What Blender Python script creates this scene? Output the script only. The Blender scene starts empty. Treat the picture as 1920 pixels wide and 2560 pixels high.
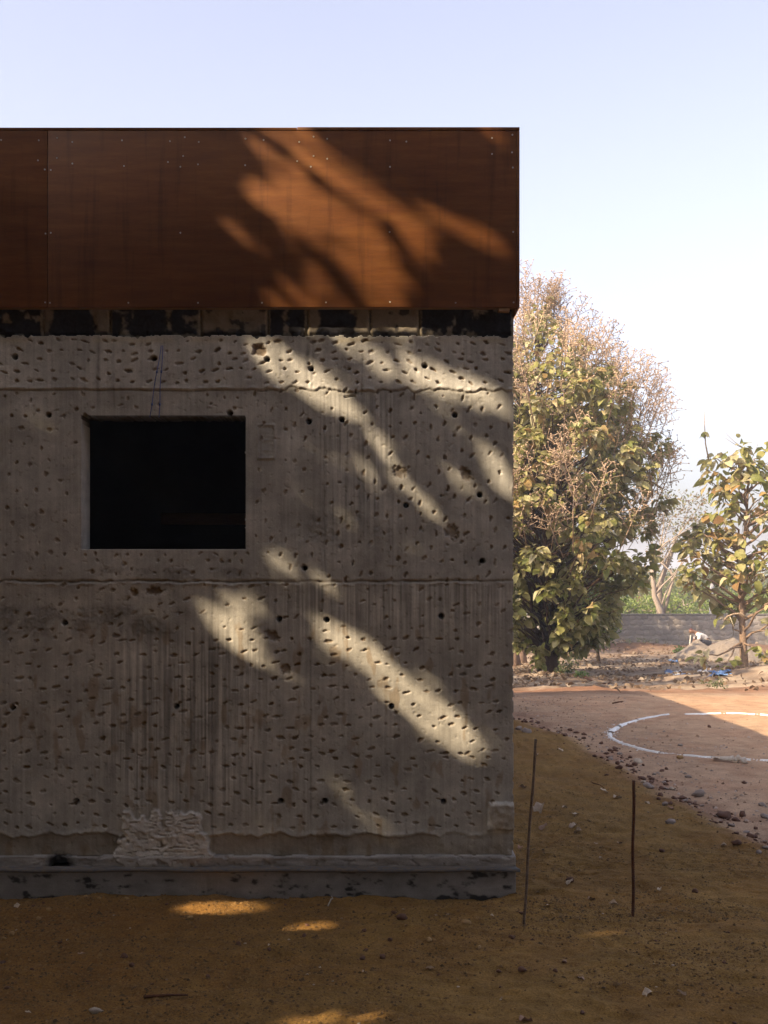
import bpy, math, random
import numpy as np
from mathutils import Vector, Matrix
R = math.radians
random.seed(7); rng = np.random.RandomState(11)
scene = bpy.context.scene
C = scene.collection

# ------------------------------------------------------------------ camera, sky, sun, exposure
F, EYE, D0 = 2898.0, 1.68, 6.0          # focal length in photo pixels, eye height, distance to the facade
cam_d = bpy.data.cameras.new('camera'); cam = bpy.data.objects.new('camera', cam_d); C.objects.link(cam)
cam.location = (0, 0, EYE); cam.rotation_euler = (R(90), 0, 0)
cam_d.sensor_fit = 'VERTICAL'; cam_d.sensor_height = 24; cam_d.lens = 24 * F / 2560
cam_d.shift_y = 150 / 2560; cam_d.clip_end = 5000; cam_d.clip_start = 0.05
scene.camera = cam
SUN = Vector((1.0, 0.65, -0.90)).normalized()     # direction the light travels
TO_SUN = -SUN
world = bpy.data.worlds.new('World'); scene.world = world; world.use_nodes = True
wn = world.node_tree; bg = wn.nodes['Background']
sky = wn.nodes.new('ShaderNodeTexSky'); sky.sky_type = 'NISHITA'; sky.sun_disc = False
sky.sun_elevation = math.asin(TO_SUN.z); sky.sun_rotation = math.atan2(TO_SUN.x, TO_SUN.y)
sky.air_density = 1.0; sky.dust_density = 3.8; sky.ozone_density = 1.0
hz = wn.nodes.new('ShaderNodeHueSaturation'); hz.inputs['Saturation'].default_value = 0.55; hz.inputs['Hue'].default_value = 0.51      # milky dry-season sky
wn.links.new(sky.outputs[0], hz.inputs['Color']); wb = wn.nodes.new('ShaderNodeMix'); wb.data_type = 'RGBA'; wb.blend_type = 'MULTIPLY'; wb.inputs[0].default_value = 1; wb.inputs[7].default_value = (1.02, .985, 1.04, 1)
wn.links.new(hz.outputs[0], wb.inputs[6]); wn.links.new(wb.outputs[2], bg.inputs[0]); bg.inputs[1].default_value = 0.145
sl = bpy.data.lights.new('sun', 'SUN'); sl.energy = 5.0; sl.angle = R(0.6); sl.color = (1.0, 0.80, 0.55)
so = bpy.data.objects.new('sun', sl); C.objects.link(so); so.location = (-20, -12, 20)
so.rotation_euler = SUN.to_track_quat('-Z', 'Y').to_euler()
vs = scene.view_settings; vs.view_transform = 'Standard'; vs.look = 'None'; vs.gamma = 1; vs.exposure = 1.22
scene.render.engine = 'CYCLES'
scene.cycles.use_denoising = True
scene.cycles.max_bounces = 8; scene.cycles.transparent_max_bounces = 8

# ------------------------------------------------------------------ helpers
def wx(px, d=D0): return (px - 960) / F * d
def wz(py, d=D0): return EYE - (py - 1430) / F * d

_tab = np.random.RandomState(3).rand(256, 256).astype(np.float32)
def vn(x, y, s=0):
    x = np.asarray(x, dtype=np.float64) + s * 17.31; y = np.asarray(y, dtype=np.float64) + s * 9.77
    xi = np.floor(x).astype(np.int64); yi = np.floor(y).astype(np.int64)
    fx = x - xi; fy = y - yi; fx = fx * fx * (3 - 2 * fx); fy = fy * fy * (3 - 2 * fy)
    a = _tab[xi & 255, yi & 255]; b = _tab[(xi + 1) & 255, yi & 255]
    c = _tab[xi & 255, (yi + 1) & 255]; d = _tab[(xi + 1) & 255, (yi + 1) & 255]
    return (a * (1 - fx) + b * fx) * (1 - fy) + (c * (1 - fx) + d * fx) * fy
def fbm(x, y, o=4, s=0):
    r = 0; a = .5; t = 0
    for k in range(o):
        r = r + a * vn(np.asarray(x) * 2 ** k, np.asarray(y) * 2 ** k, s + k * 5); t += a; a *= .5
    return r / t
def sst(e0, e1, x):
    t = np.clip((x - e0) / (e1 - e0), 0, 1); return t * t * (3 - 2 * t)

def npmesh(name, V, Fc, cols=None, smooth=False):
    """Fast mesh from arrays; Fc is one (n,k) int array or a list of them; cols is per-vertex rgb."""
    me = bpy.data.meshes.new(name)
    Fl = Fc if isinstance(Fc, list) else [Fc]
    Fl = [np.asarray(f, dtype=np.int32) for f in Fl if len(f)]
    V = np.asarray(V, dtype=np.float32)
    me.vertices.add(len(V)); me.vertices.foreach_set('co', V.ravel())
    vi = np.concatenate([f.ravel() for f in Fl]); tot = np.concatenate([np.full(len(f), f.shape[1], np.int32) for f in Fl])
    st = np.concatenate([[0], np.cumsum(tot)[:-1]]).astype(np.int32)
    me.loops.add(len(vi)); me.loops.foreach_set('vertex_index', vi.astype(np.int32))
    me.polygons.add(len(tot)); me.polygons.foreach_set('loop_start', st); me.polygons.foreach_set('loop_total', tot)
    if smooth: me.polygons.foreach_set('use_smooth', np.ones(len(tot), dtype=bool))
    if cols is not None:
        at = me.color_attributes.new('col', 'FLOAT_COLOR', 'POINT')
        c4 = np.ones((len(V), 4), np.float32); c4[:, :3] = cols
        at.data.foreach_set('color', c4.ravel())
    me.update(calc_edges=True); me.validate()
    return me
def obj(name, me, mat=None, parent=None, loc=None):
    o = bpy.data.objects.new(name, me); C.objects.link(o)
    if mat is not None and me is not None and len(me.materials) == 0: me.materials.append(mat)
    if loc is not None: o.location = loc
    if parent is not None: o.parent = parent
    return o
def tag(o, label=None, cat=None, group=None, kind=None):
    if label: o['label'] = label
    if cat: o['category'] = cat
    if group: o['group'] = group
    if kind: o['kind'] = kind
    return o
def thing(name, label, cat, loc=(0, 0, 0), group=None):
    o = bpy.data.objects.new(name, None); C.objects.link(o); o.location = loc; o.empty_display_size = .2
    return tag(o, label, cat, group)

CUBE_F = np.array([[0, 1, 3, 2], [4, 6, 7, 5], [0, 4, 5, 1], [2, 3, 7, 6], [0, 2, 6, 4], [1, 5, 7, 3]])
def box_v(x0, x1, y0, y1, z0, z1):
    return np.array([[x, y, z] for x in (x0, x1) for y in (y0, y1) for z in (z0, z1)], float)
def box(name, x0, x1, y0, y1, z0, z1, mat, parent=None, bevel=0):
    o = obj(name, npmesh(name, box_v(x0, x1, y0, y1, z0, z1), CUBE_F), mat, parent)
    if bevel:
        b = o.modifiers.new('b', 'BEVEL'); b.width = bevel; b.segments = 2
    return o

class Geo:
    """collects tubes and templates into one mesh"""
    def __init__(s): s.V = []; s.Q = []; s.T = []; s.c = []; s.n = 0
    def add(s, V, Q=None, T=None, col=(1, 1, 1)):
        V = np.asarray(V, float)
        if Q is not None and len(Q): s.Q.append(np.asarray(Q) + s.n)
        if T is not None and len(T): s.T.append(np.asarray(T) + s.n)
        cc = np.empty((len(V), 3)); cc[:] = col; s.V.append(V); s.c.append(cc); s.n += len(V)
    def tube(s, P, rad, k=6, col=(1, 1, 1), rough=0.0):
        P = np.asarray(P, float); n = len(P); rad = np.broadcast_to(rad, (n,)) if np.ndim(rad) else np.full(n, rad)
        T = np.gradient(P, axis=0); T /= np.linalg.norm(T, axis=1)[:, None] + 1e-9
        up = np.array([0, 0, 1.]) if abs(T[:, 2]).mean() < .8 else np.array([1., 0, 0])
        A = np.cross(T, up); A /= np.linalg.norm(A, axis=1)[:, None] + 1e-9
        B = np.cross(T, A); an = np.arange(k) * 2 * np.pi / k
        rr = rad[:, None] * (1 + rough * (rng.rand(n, k) - .5))
        V = P[:, None, :] + rr[:, :, None] * (np.cos(an)[None, :, None] * A[:, None, :] + np.sin(an)[None, :, None] * B[:, None, :])
        idx = np.arange(n * k).reshape(n, k); nx = np.roll(idx, -1, 1)
        Q = np.stack([idx[:-1], nx[:-1], nx[1:], idx[1:]], -1).reshape(-1, 4)
        capv = np.array([P[0], P[-1]]); V2 = np.concatenate([V.reshape(-1, 3), capv])
        m = n * k
        T1 = np.stack([nx[0], idx[0], np.full(k, m)], -1); T2 = np.stack([idx[-1], nx[-1], np.full(k, m + 1)], -1)
        s.add(V2, Q, np.concatenate([T1, T2]), col)
    def inst(s, tv, tf, pos, M, cols):
        """template verts tv, faces tf placed N times with 3x3 matrices M"""
        N = len(pos); m = len(tv)
        V = np.einsum('nij,mj->nmi', M, tv) + pos[:, None, :]
        Fx = (np.asarray(tf)[None] + (np.arange(N) * m)[:, None, None]).reshape(-1, np.asarray(tf).shape[1])
        cc = np.repeat(np.asarray(cols), m, axis=0)
        if Fx.shape[1] == 4: s.Q.append(Fx + s.n)
        else: s.T.append(Fx + s.n)
        s.V.append(V.reshape(-1, 3)); s.c.append(cc); s.n += N * m
    def mesh(s, name, smooth=False):
        fl = []
        if s.Q: fl.append(np.concatenate(s.Q))
        if s.T: fl.append(np.concatenate(s.T))
        return npmesh(name, np.concatenate(s.V), fl, np.concatenate(s.c), smooth)

# ------------------------------------------------------------------ materials
def new_mat(name):
    m = bpy.data.materials.new(name); m.use_nodes = True
    return m, m.node_tree, m.node_tree.nodes['Principled BSDF']
def N(t, typ, **kw):
    n = t.nodes.new(typ)
    for k, v in kw.items(): setattr(n, k, v)
    return n
def noise(t, scale, detail=4, rough=.6, vec=None, stretch=None):
    n = N(t, 'ShaderNodeTexNoise'); n.inputs['Scale'].default_value = scale; n.inputs['Detail'].default_value = detail
    n.inputs['Roughness'].default_value = rough
    co = N(t, 'ShaderNodeTexCoord')
    if stretch:
        mp = N(t, 'ShaderNodeMapping'); mp.inputs['Scale'].default_value = stretch
        t.links.new(co.outputs['Object'], mp.inputs[0]); t.links.new(mp.outputs[0], n.inputs['Vector'])
    else: t.links.new(co.outputs['Object'], n.inputs['Vector'])
    return n
def ramp(t, src, stops):
    r = N(t, 'ShaderNodeValToRGB'); e = r.color_ramp.elements
    while len(e) < len(stops): e.new(.5)
    for el, (p, c) in zip(e, stops): el.position = p; el.color = (*c, 1) if len(c) == 3 else c
    t.links.new(src, r.inputs[0]); return r
def mul(t, a, b, fac=1.0, mode='MULTIPLY'):
    m = N(t, 'ShaderNodeMix', data_type='RGBA', blend_type=mode); m.inputs[0].default_value = fac
    t.links.new(a, m.inputs[6]); t.links.new(b, m.inputs[7]); return m.outputs[2]
def bump(t, src, bs, strength=.4, dist=.01):
    b = N(t, 'ShaderNodeBump'); b.inputs['Strength'].default_value = strength; b.inputs['Distance'].default_value = dist
    t.links.new(src, b.inputs['Height']); t.links.new(b.outputs[0], bs.inputs['Normal']); return b
def attr_mat(name, scale, lo, hi, rough=.9, bs_=.4, bd=.004, detail=6, spec=.3, scale2=None):
    """colour from the 'col' attribute times a fine grain"""
    m, t, b = new_mat(name)
    a = N(t, 'ShaderNodeVertexColor', layer_name='col')
    n = noise(t, scale, detail, .7); r = ramp(t, n.outputs[0], [(.3, (lo,) * 3), (.7, (hi,) * 3)])
    c = mul(t, a.outputs[0], r.outputs[0])
    if scale2:
        n2 = noise(t, scale2, 3, .6); r2 = ramp(t, n2.outputs[0], [(.35, (.82,) * 3), (.65, (1.12,) * 3)])
        c = mul(t, c, r2.outputs[0])
    t.links.new(c, b.inputs['Base Color']); b.inputs['Roughness'].default_value = rough
    b.inputs['Specular IOR Level'].default_value = spec
    bump(t, n.outputs[0], b, bs_, bd); return m
def ramp_mat(name, scale, stops, rough=.8, stretch=None, bs_=.3, bd=.004, detail=6, metal=0, spec=.4):
    m, t, b = new_mat(name)
    n = noise(t, scale, detail, .65, stretch=stretch); r = ramp(t, n.outputs[0], stops)
    t.links.new(r.outputs[0], b.inputs['Base Color']); b.inputs['Roughness'].default_value = rough
    b.inputs['Metallic'].default_value = metal; b.inputs['Specular IOR Level'].default_value = spec
    bump(t, n.outputs[0], b, bs_, bd); return m
M_conc = attr_mat('concrete', 170, .80, 1.12, .92, .35, .003, scale2=7)
M_ground = attr_mat('earth', 110, .45, 1.4, .95, .9, .008, detail=9, scale2=6, spec=.12)
M_rock = attr_mat('stone', 40, .75, 1.2, .9, .4, .004)
M_bark = attr_mat('bark', 30, .55, 1.3, .95, .8, .02, spec=.1)
M_wall2 = attr_mat('rubble_masonry', 9, .7, 1.2, .95, .5, .02)
M_lime = ramp_mat('lime_powder', 120, [(.3, (.62, .62, .60)), (.7, (.82, .82, .80))], .95)
M_mortar = ramp_mat('mortar', 6, [(.3, (.13, .115, .10)), (.7, (.21, .185, .16))], .95, bs_=.6, bd=.03)
M_steel = ramp_mat('galvanised_sheet', 25, [(.3, (.06, .058, .056)), (.48, (.10, .098, .10)), (.56, (.15, .105, .06)), (.8, (.24, .22, .20))], .7, stretch=(1.2, 9, 9))
M_rust = ramp_mat('rusty_steel', 60, [(.3, (.055, .022, .012)), (.6, (.13, .05, .022)), (.8, (.22, .09, .035))], .85, metal=.2, bs_=.5)
M_rust2 = ramp_mat('weathered_steel', 60, [(.3, (.10, .07, .05)), (.6, (.20, .14, .10)), (.8, (.28, .2, .14))], .8, metal=.2, bs_=.5)
M_screw = ramp_mat('screw_zinc', 30, [(.3, (.35, .33, .30)), (.7, (.6, .58, .54))], .45, metal=.4)
M_cord = ramp_mat('blue_cord', 60, [(.3, (.05, .08, .25)), (.7, (.10, .14, .36))], .7)
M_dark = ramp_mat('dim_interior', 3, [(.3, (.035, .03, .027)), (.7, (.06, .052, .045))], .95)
M_timber = ramp_mat('raw_timber', 14, [(.3, (.20, .11, .05)), (.7, (.36, .22, .11))], .8, stretch=(1, 8, 8))
M_tarp_b = ramp_mat('blue_tarpaulin', 7, [(.3, (.05, .11, .26)), (.7, (.12, .21, .38))], .6)
M_tarp_w = ramp_mat('white_tarpaulin', 7, [(.3, (.42, .42, .42)), (.7, (.6, .6, .62))], .6)
M_sandp = ramp_mat('heaped_sand', 12, [(.3, (.14, .112, .09)), (.7, (.22, .18, .14))], .95, bs_=.8, bd=.05)
M_skin = ramp_mat('skin', 10, [(.3, (.12, .06, .035)), (.7, (.16, .085, .05))], .6)
M_shirt = ramp_mat('pale_shirt', 20, [(.3, (.48, .45, .42)), (.7, (.6, .57, .54))], .9)
M_trous = ramp_mat('dark_trousers', 20, [(.3, (.012, .012, .02)), (.7, (.025, .025, .035))], .9)
M_cap = ramp_mat('maroon_cap', 20, [(.3, (.05, .012, .012)), (.7, (.09, .02, .02))], .9)

def leaf_mat(name, from_object, stops, trans=.5, rough=.55):
    m, t, b = new_mat(name)
    if from_object:
        oi = N(t, 'ShaderNodeObjectInfo'); r = ramp(t, oi.outputs['Random'], stops); col = r.outputs[0]
    else:
        a = N(t, 'ShaderNodeVertexColor', layer_name='col'); col = a.outputs[0]
    n = noise(t, 6, 3); rr = ramp(t, n.outputs[0], [(.3, (.75,) * 3), (.7, (1.2,) * 3)])
    col = mul(t, col, rr.outputs[0])
    b.inputs['Roughness'].default_value = rough; b.inputs['Specular IOR Level'].default_value = .35
    t.links.new(col, b.inputs['Base Color'])
    tr = N(t, 'ShaderNodeBsdfTranslucent'); t.links.new(col, tr.inputs[0])
    mx = N(t, 'ShaderNodeMixShader'); mx.inputs[0].default_value = trans
    out = t.nodes['Material Output']
    t.links.new(b.outputs[0], mx.inputs[1]); t.links.new(tr.outputs[0], mx.inputs[2]); t.links.new(mx.outputs[0], out.inputs[0])
    return m
TEAK = [(0, (.14, .16, .038)), (.2, (.24, .25, .065)), (.42, (.36, .335, .115)), (.6, (.46, .42, .195)), (.75, (.54, .49, .30)), (.88, (.44, .30, .11)), (1, (.27, .155, .065))]
def pick(stops, u):
    p = np.array([s[0] for s in stops]); c = np.array([s[1] for s in stops])
    return np.stack([np.interp(u, p, c[:, k]) for k in range(3)], -1)
M_leaf_o = leaf_mat('teak_leaf', True, TEAK)
M_leaf = leaf_mat('foliage', False, None)
M_dry = leaf_mat('dry_leaf', True, [(0, (.20, .12, .06)), (.4, (.42, .31, .20)), (.7, (.55, .46, .34)), (1, (.28, .14, .08))], .15, .8)

# plywood
m, t, b = new_mat('varnished_plywood'); M_ply = m
n1 = noise(t, 3.0, 8, .62, stretch=(1.0, 1, 9)); n2 = noise(t, 1.3, 3, .5, stretch=(.8, 1, 2.2)); n3 = noise(t, 26, 6, .7, stretch=(1, 1, 16))
r1 = ramp(t, n1.outputs[0], [(.15, (.115, .034, .010)), (.5, (.172, .063, .016)), (.85, (.235, .10, .028))])
r2 = ramp(t, n2.outputs[0], [(.3, (.72, .68, .66)), (.7, (1.15, 1.15, 1.15))])
r3 = ramp(t, n3.outputs[0], [(.35, (.86,) * 3), (.65, (1.08,) * 3)])
t.links.new(mul(t, mul(t, r1.outputs[0], r2.outputs[0]), r3.outputs[0]), b.inputs['Base Color'])
b.inputs['Roughness'].default_value = .55; b.inputs['Specular IOR Level'].default_value = .25
n4 = noise(t, 2.2, 5, .6, stretch=(7, 1, .5)); r4 = ramp(t, n4.outputs[0], [(.34, (.66, .62, .6)), (.46, (1, 1, 1)), (.66, (1, 1, 1)), (.74, (1.12, 1.1, 1.08))])
t.links.new(mul(t, b.inputs['Base Color'].links[0].from_socket, r4.outputs[0], .8), b.inputs['Base Color'])
bump(t, n3.outputs[0], b, .12, .002)

# ------------------------------------------------------------------ terrain
EDGE = np.array([(1285, 1792), (1420, 1842), (1560, 1928), (1700, 2008), (1800, 2058), (1920, 2112), (2100, 2190), (2400, 2300)], float)
_ed = F * EYE / (EDGE[:, 1] - 1430); _ex = (EDGE[:, 0] - 960) / F * _ed; _o = np.argsort(_ed)
def edge_x(y): return np.interp(y, _ed[_o], _ex[_o])
def profile(y):
    return np.interp(y, [0, 15.5, 17, 21, 28, 36, 48, 56, 90, 160, 300, 600, 900, 1500, 4000], [0, 0, -.05, -.33, -.83, -1.1, -1.45, -1.9, -4.2, -8.2, -9, 1, 4.2, 5, 5])
def sand_w(x, y):
    return 1 - sst(-.12, .22, x - edge_x(y) + .16 * (fbm(x * 2.2, y * 2.2, 3, 2) - .5) + np.where(y > 13.2, (y - 13.2) * 1.5, 0))
_dr = np.random.RandomState(12)
DENTS = [(_dr.uniform(-2.2, 2.6), _dr.uniform(3.9, 7.5), _dr.uniform(.04, .09), _dr.uniform(.09, .16), _dr.uniform(0, 3.14), _dr.uniform(.008, .022)) for _ in range(46)]
def dents(x, y):
    z = np.zeros(np.broadcast(x, y).shape)
    for (cx, cy, a, b_, an, dp) in DENTS:
        m = (np.abs(x - cx) < .6) & (np.abs(y - cy) < .6)
        if not np.any(m): continue
        dx, dy = x - cx, y - cy; p = dx * math.cos(an) + dy * math.sin(an); q = -dx * math.sin(an) + dy * math.cos(an); r2 = (p / b_) ** 2 + (q / a) ** 2
        z = z + np.where(m, -dp * np.exp(-r2) + .35 * dp * np.exp(-((np.sqrt(r2) - 1.6) / .45) ** 2), 0)
    return z
def terrain(x, y):
    x = np.asarray(x, float); y = np.asarray(y, float)
    z = profile(y)
    sw = sand_w(x, y)
    z = z - .05 * (1 - sw)
    near = np.clip((30 - y) / 10, 0, 1)
    z = z + near * sw * (.045 * (fbm(x * 1.7, y * 1.7, 3, 5) - .5) + .038 * (fbm(x * 5, y * 8, 3, 8) - .5) + .016 * (fbm(x * 26, y * 30, 2, 9) - .5))
    z = z + near * (1 - sw) * (.022 * (fbm(x * 1.3, y * 1.3, 3, 15) - .5) + .012 * (fbm(x * 9, y * 9, 3, 16) - .5))
    z = z + dents(x, y)
    lit = sst(16.4, 18, y)
    z = z + lit * np.clip((70 - y) / 20, 0, 1) * (.16 * (fbm(x * .8, y * .8, 4, 21) - .5) + .06 * (fbm(x * 4, y * 4, 3, 22) - .5))
    z = z + .34 * np.exp(-(((x - 7.3) / 1.7) ** 2 + ((y - 21.5) / 2.6) ** 2))     # litter bank by the right-hand tree
    z = z + .12 * np.exp(-(((x - 3.2) / 1.2) ** 2 + ((y - 25) / 5) ** 2))
    z = z + .30 * np.exp(-(((y - 45.5) / 1.0) ** 2)) * (.4 + fbm(x * .9, y * .2, 3, 31)) * sst(2, 4, x)       # spoil along the boundary wall
    z = z + np.where(y > 250, 2.5 * (fbm(x / 130, y / 130, 3, 41) - .5), 0)
    return z
def ground_at(px, py):
    """where the view ray of a photo pixel meets the terrain"""
    lo, hi = 2.5, 400.0
    ds = np.concatenate([np.arange(2.5, 20, .02), np.arange(20, 80, .1)])
    z = EYE - (py - 1430) / F * ds; g = terrain((px - 960) / F * ds, ds)
    k = np.argmax(z <= g); d = ds[k] if (z <= g).any() else 79.0
    return np.array([(px - 960) / F * d, d, float(terrain((px - 960) / F * d, d))])

xs = np.concatenate([-np.geomspace(900, 2.6, 60), np.arange(-2.55, 2.6, .0135), 2.6 + np.geomspace(.02, 6, 150), np.geomspace(9, 900, 70)])
ys = np.concatenate([-np.geomspace(300, 1, 16), np.linspace(-.9, 3.4, 14), np.arange(3.5, 6.5, .0125), 6.5 + np.geomspace(.015, 12, 260), np.linspace(18.6, 50, 150), np.geomspace(50.5, 3000, 60)])
xs = np.unique(xs); ys = np.unique(ys)
GX, GY = np.meshgrid(xs, ys); GZ = terrain(GX, GY)
sw = sand_w(GX, GY); col = np.zeros(GX.shape + (3,))
sandc = np.array([.245, .142, .042]); sand2 = np.array([.20, .096, .026]); pathc = np.array([.40, .265, .165]); redc = np.array([.30, .14, .075]); litc = np.array([.27, .19, .13])
k = fbm(GX * .9, GY * .9, 4, 50)[..., None]; q = sst(.45, .62, fbm(GX * 3, GY * 3, 4, 51))[..., None]
s_ = sandc * (1 - .35 * q) + sand2 * .35 * q
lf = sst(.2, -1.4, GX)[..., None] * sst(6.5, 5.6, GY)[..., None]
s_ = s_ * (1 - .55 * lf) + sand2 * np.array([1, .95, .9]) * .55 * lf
p_ = pathc * (.85 + .3 * k); p_ = p_ * (1 - .25 * q) + redc * .25 * q
rub = np.exp(-((GX - edge_x(GY) - .12) / .22) ** 2)[..., None] * (GY > 6)[..., None]
col[:] = s_ * sw[..., None] + p_ * (1 - sw[..., None])
col = col * (1 - .45 * rub * q) + np.array([.20, .105, .07]) * .45 * rub * q
lit = sst(16.1, 17.2, GY + 1.0 * (fbm(GX * 1.1, GY * .5, 3, 55) - .5))[..., None]
pale = sst(.50, .60, fbm(GX * 1.3, GY * 1.6, 5, 57))[..., None]
l_ = (litc * .8 * (1 - pale) + np.array([.36, .28, .20]) * pale) * (.8 + .5 * k)
band = np.exp(-((GY - 17.6) / .8) ** 2)[..., None]; l_ = l_ * .85 * (1 - .7 * band) + redc * .75 * .7 * band  # red earth band, with tree shade painted in as a darker tone
dk = np.exp(-((GY - 45.3) / 1.7) ** 2)[..., None]; l_ = l_ * (1 - .8 * dk) + np.array([.12, .06, .035]) * .8 * dk
far = sst(52, 58, GY)[..., None]; l_ = l_ * (1 - far) + np.array([.11, .13, .05]) * far
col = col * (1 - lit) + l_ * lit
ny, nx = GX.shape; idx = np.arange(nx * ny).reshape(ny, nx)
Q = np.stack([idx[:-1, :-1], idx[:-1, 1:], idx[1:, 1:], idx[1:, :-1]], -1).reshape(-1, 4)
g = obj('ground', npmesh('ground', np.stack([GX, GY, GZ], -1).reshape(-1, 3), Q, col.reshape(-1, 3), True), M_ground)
tag(g, 'ochre sand and red earth ground falling away to a litter-strewn grove', None, None, 'structure')

# ------------------------------------------------------------------ the concrete building
house = thing('concrete_building', 'unfinished pitted concrete building with plywood-clad roof edge', 'building', (-1.0, 6.5, 0))
HL = Vector((-1.0, 6.5, 0))
def hpart(o):                      # keep world placement under the empty
    o.location = o.location - HL; o.parent = house; return o

def relief(name, px0, px1, py0, py1, step, hf, cf, back, hole=None, mat=M_conc):
    """a dense relief skin (height in metres towards the viewer) with its broken edges carried back into the wall"""
    pxs = np.arange(px0, px1 + step * .5, step); pys = np.arange(py0, py1 + step * .5, step)
    PX, PY = np.meshgrid(pxs, pys); H = hf(PX, PY); CC = cf(PX, PY, H)
    V = np.stack([wx(PX), D0 - H, wz(PY)], -1)
    ny, nx = PX.shape; idx = np.arange(nx * ny).reshape(ny, nx)
    keep = np.ones((ny - 1, nx - 1), bool)
    if hole is not None:
        cx = (PX[:-1, :-1] + step / 2); cy = (PY[:-1, :-1] + step / 2); keep = ~hole(cx, cy)
    q = np.stack([idx[:-1, :-1], idx[1:, :-1], idx[1:, 1:], idx[:-1, 1:]], -1)[keep]
    Vb = V.copy(); Vb[..., 1] = D0 + back
    off = nx * ny; kp = np.pad(keep, 1)
    sk = []
    A = kp[1:-1, 1:-1]
    def add(m, a, b): sk.append(np.stack([a[m], b[m], b[m] + off, a[m] + off], -1))
    add(A & ~kp[1:-1, :-2], idx[1:, :-1], idx[:-1, :-1]); add(A & ~kp[1:-1, 2:], idx[:-1, 1:], idx[1:, 1:])
    add(A & ~kp[:-2, 1:-1], idx[:-1, :-1], idx[:-1, 1:]); add(A & ~kp[2:, 1:-1], idx[1:, 1:], idx[1:, :-1])
    fq = np.concatenate([q] + [x for x in sk if len(x)])
    VV = np.concatenate([V.reshape(-1, 3), Vb.reshape(-1, 3)]); CB = CC.copy()
    if hole is not None: CB[(np.abs(PY - WIN[1]) < 16) & (PX > WIN[0]) & (PX < WIN[2])] *= .08; CC[(PY > WIN[1] - 3.5) & (PY < WIN[1] + 6) & (PX > WIN[0]) & (PX < WIN[2])] *= .25  # shade under the window head painted into the edge colours
    CF = np.concatenate([CC.reshape(-1, 3), CB.reshape(-1, 3)])
    used = np.unique(fq); remap = np.full(len(VV), -1); remap[used] = np.arange(len(used))
    return hpart(obj(name, npmesh(name, VV[used], remap[fq], CF[used], False), mat))

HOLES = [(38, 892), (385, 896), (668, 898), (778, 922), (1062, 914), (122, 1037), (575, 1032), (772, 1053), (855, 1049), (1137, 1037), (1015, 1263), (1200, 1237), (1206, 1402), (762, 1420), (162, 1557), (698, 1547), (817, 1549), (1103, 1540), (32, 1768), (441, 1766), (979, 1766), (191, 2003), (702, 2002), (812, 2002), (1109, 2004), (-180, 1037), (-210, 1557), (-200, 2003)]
pocks = []
def sow(x0, x1, y0, y1, sx, sy, a, bb, ang, da, skip, dep=1.0, tint=1.0):
    y = y0; row = 0
    while y < y1:
        x = x0 + (row % 2) * sx * .5
        while x < x1:
            if random.random() > skip:
                xx = x + random.uniform(-.30, .30) * sx; yy = y + random.uniform(-.28, .28) * sy
                an = ang(xx, yy) if callable(ang) else ang
                pocks.append((xx, yy, a * random.uniform(.45, 1.15), bb * random.uniform(.55, 1.1), R(an + random.uniform(-da, da)), dep * random.uniform(.45, 1.25), tint * random.uniform(.55, 1.1)))
            x += sx
        y += sy; row += 1
sow(-300, 1280, 856, 972, 37, 24, 9, 4.2, lambda x, y: 18 if x < 330 else (-18 if x < 980 else 22), 14, .12)
sow(-300, 195, 992, 1440, 43, 40, 6, 5.2, 60, 60, .22, .8, .8)
sow(200, 640, 990, 1036, 44, 24, 6, 4.5, 40, 60, .45, .7, .8)
sow(625, 820, 985, 1440, 40, 40, 7.5, 4.5, -66, 20, .38, .7, .75)
sow(820, 1278, 985, 1442, 37, 38, 8, 4.6, -62, 24, .14, .95, .8)
sow(205, 620, 1385, 1442, 30, 22, 6, 4.5, 10, 80, .30, .8, .8)
sow(-300, 1276, 1470, 1600, 42, 33, 8, 4.0, -26, 16, .30, .8, .85)
sow(-300, 1276, 1600, 1890, 40, 31, 9.5, 4.2, -14, 14, .15, 1.0)
sow(-300, 1276, 1890, 2078, 38, 29, 8.5, 4.2, 12, 16, .20, .9)
pocks += [(650, 770 + 105, 20, 14, .4, 1.6, 1.0), (1165, 1185, 22, 13, .9, 1.0, .7), (1130, 1330, 20, 16, .9, 1.1, .7), (1000, 1180, 20, 14, .3, 1.0, .7), (385, 1478, 22, 10, 0, 1.2, 1.0), (335, 1482, 12, 9, .9, 1.2, 1.0), (290, 1590, 10, 6, 0, 1.0, .9), (682, 1590, 18, 12, .4, 1.0, .8), (715, 1672, 14, 13, .4, 1.1, .8)]
WIN = (203, 1043, 614, 1373)
seam1 = lambda x: 975 + 7 * (fbm(x / 90, x * 0, 3, 61) - .5) + 24 * sst(520, 760, x) * (fbm(x / 26, x * 0, 4, 3) - .5)
seam2 = lambda x: 1453 + 13 * (fbm(x / 40, x * 0, 5, 63) - .5)
base3 = lambda x: 2088 + 22 * (fbm(x / 44, x * 0, 5, 65) - .5) + 9 * (fbm(x / 13, x * 0, 3, 66) - .5)
def scar(x, y):
    d1 = ((x - 348) / 60) ** 2 + ((y - 2112) / 88) ** 2; d2 = ((x - 458) / 58) ** 2 + ((y - 2116) / 80) ** 2
    n = 2.6 * (fbm(x / 24, y / 24, 5, 70) - .5)
    return sst(1.15, .75, np.minimum(d1, d2) + n)
def lump(x, y):
    n = 7 * (fbm(x / 16, y / 16, 3, 72) - .5)
    return sst(0, 8, np.minimum(np.minimum(x - 1218 + n, 1300 - x), np.minimum(y - 2004 + n, 2078 - y + n)))
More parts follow.
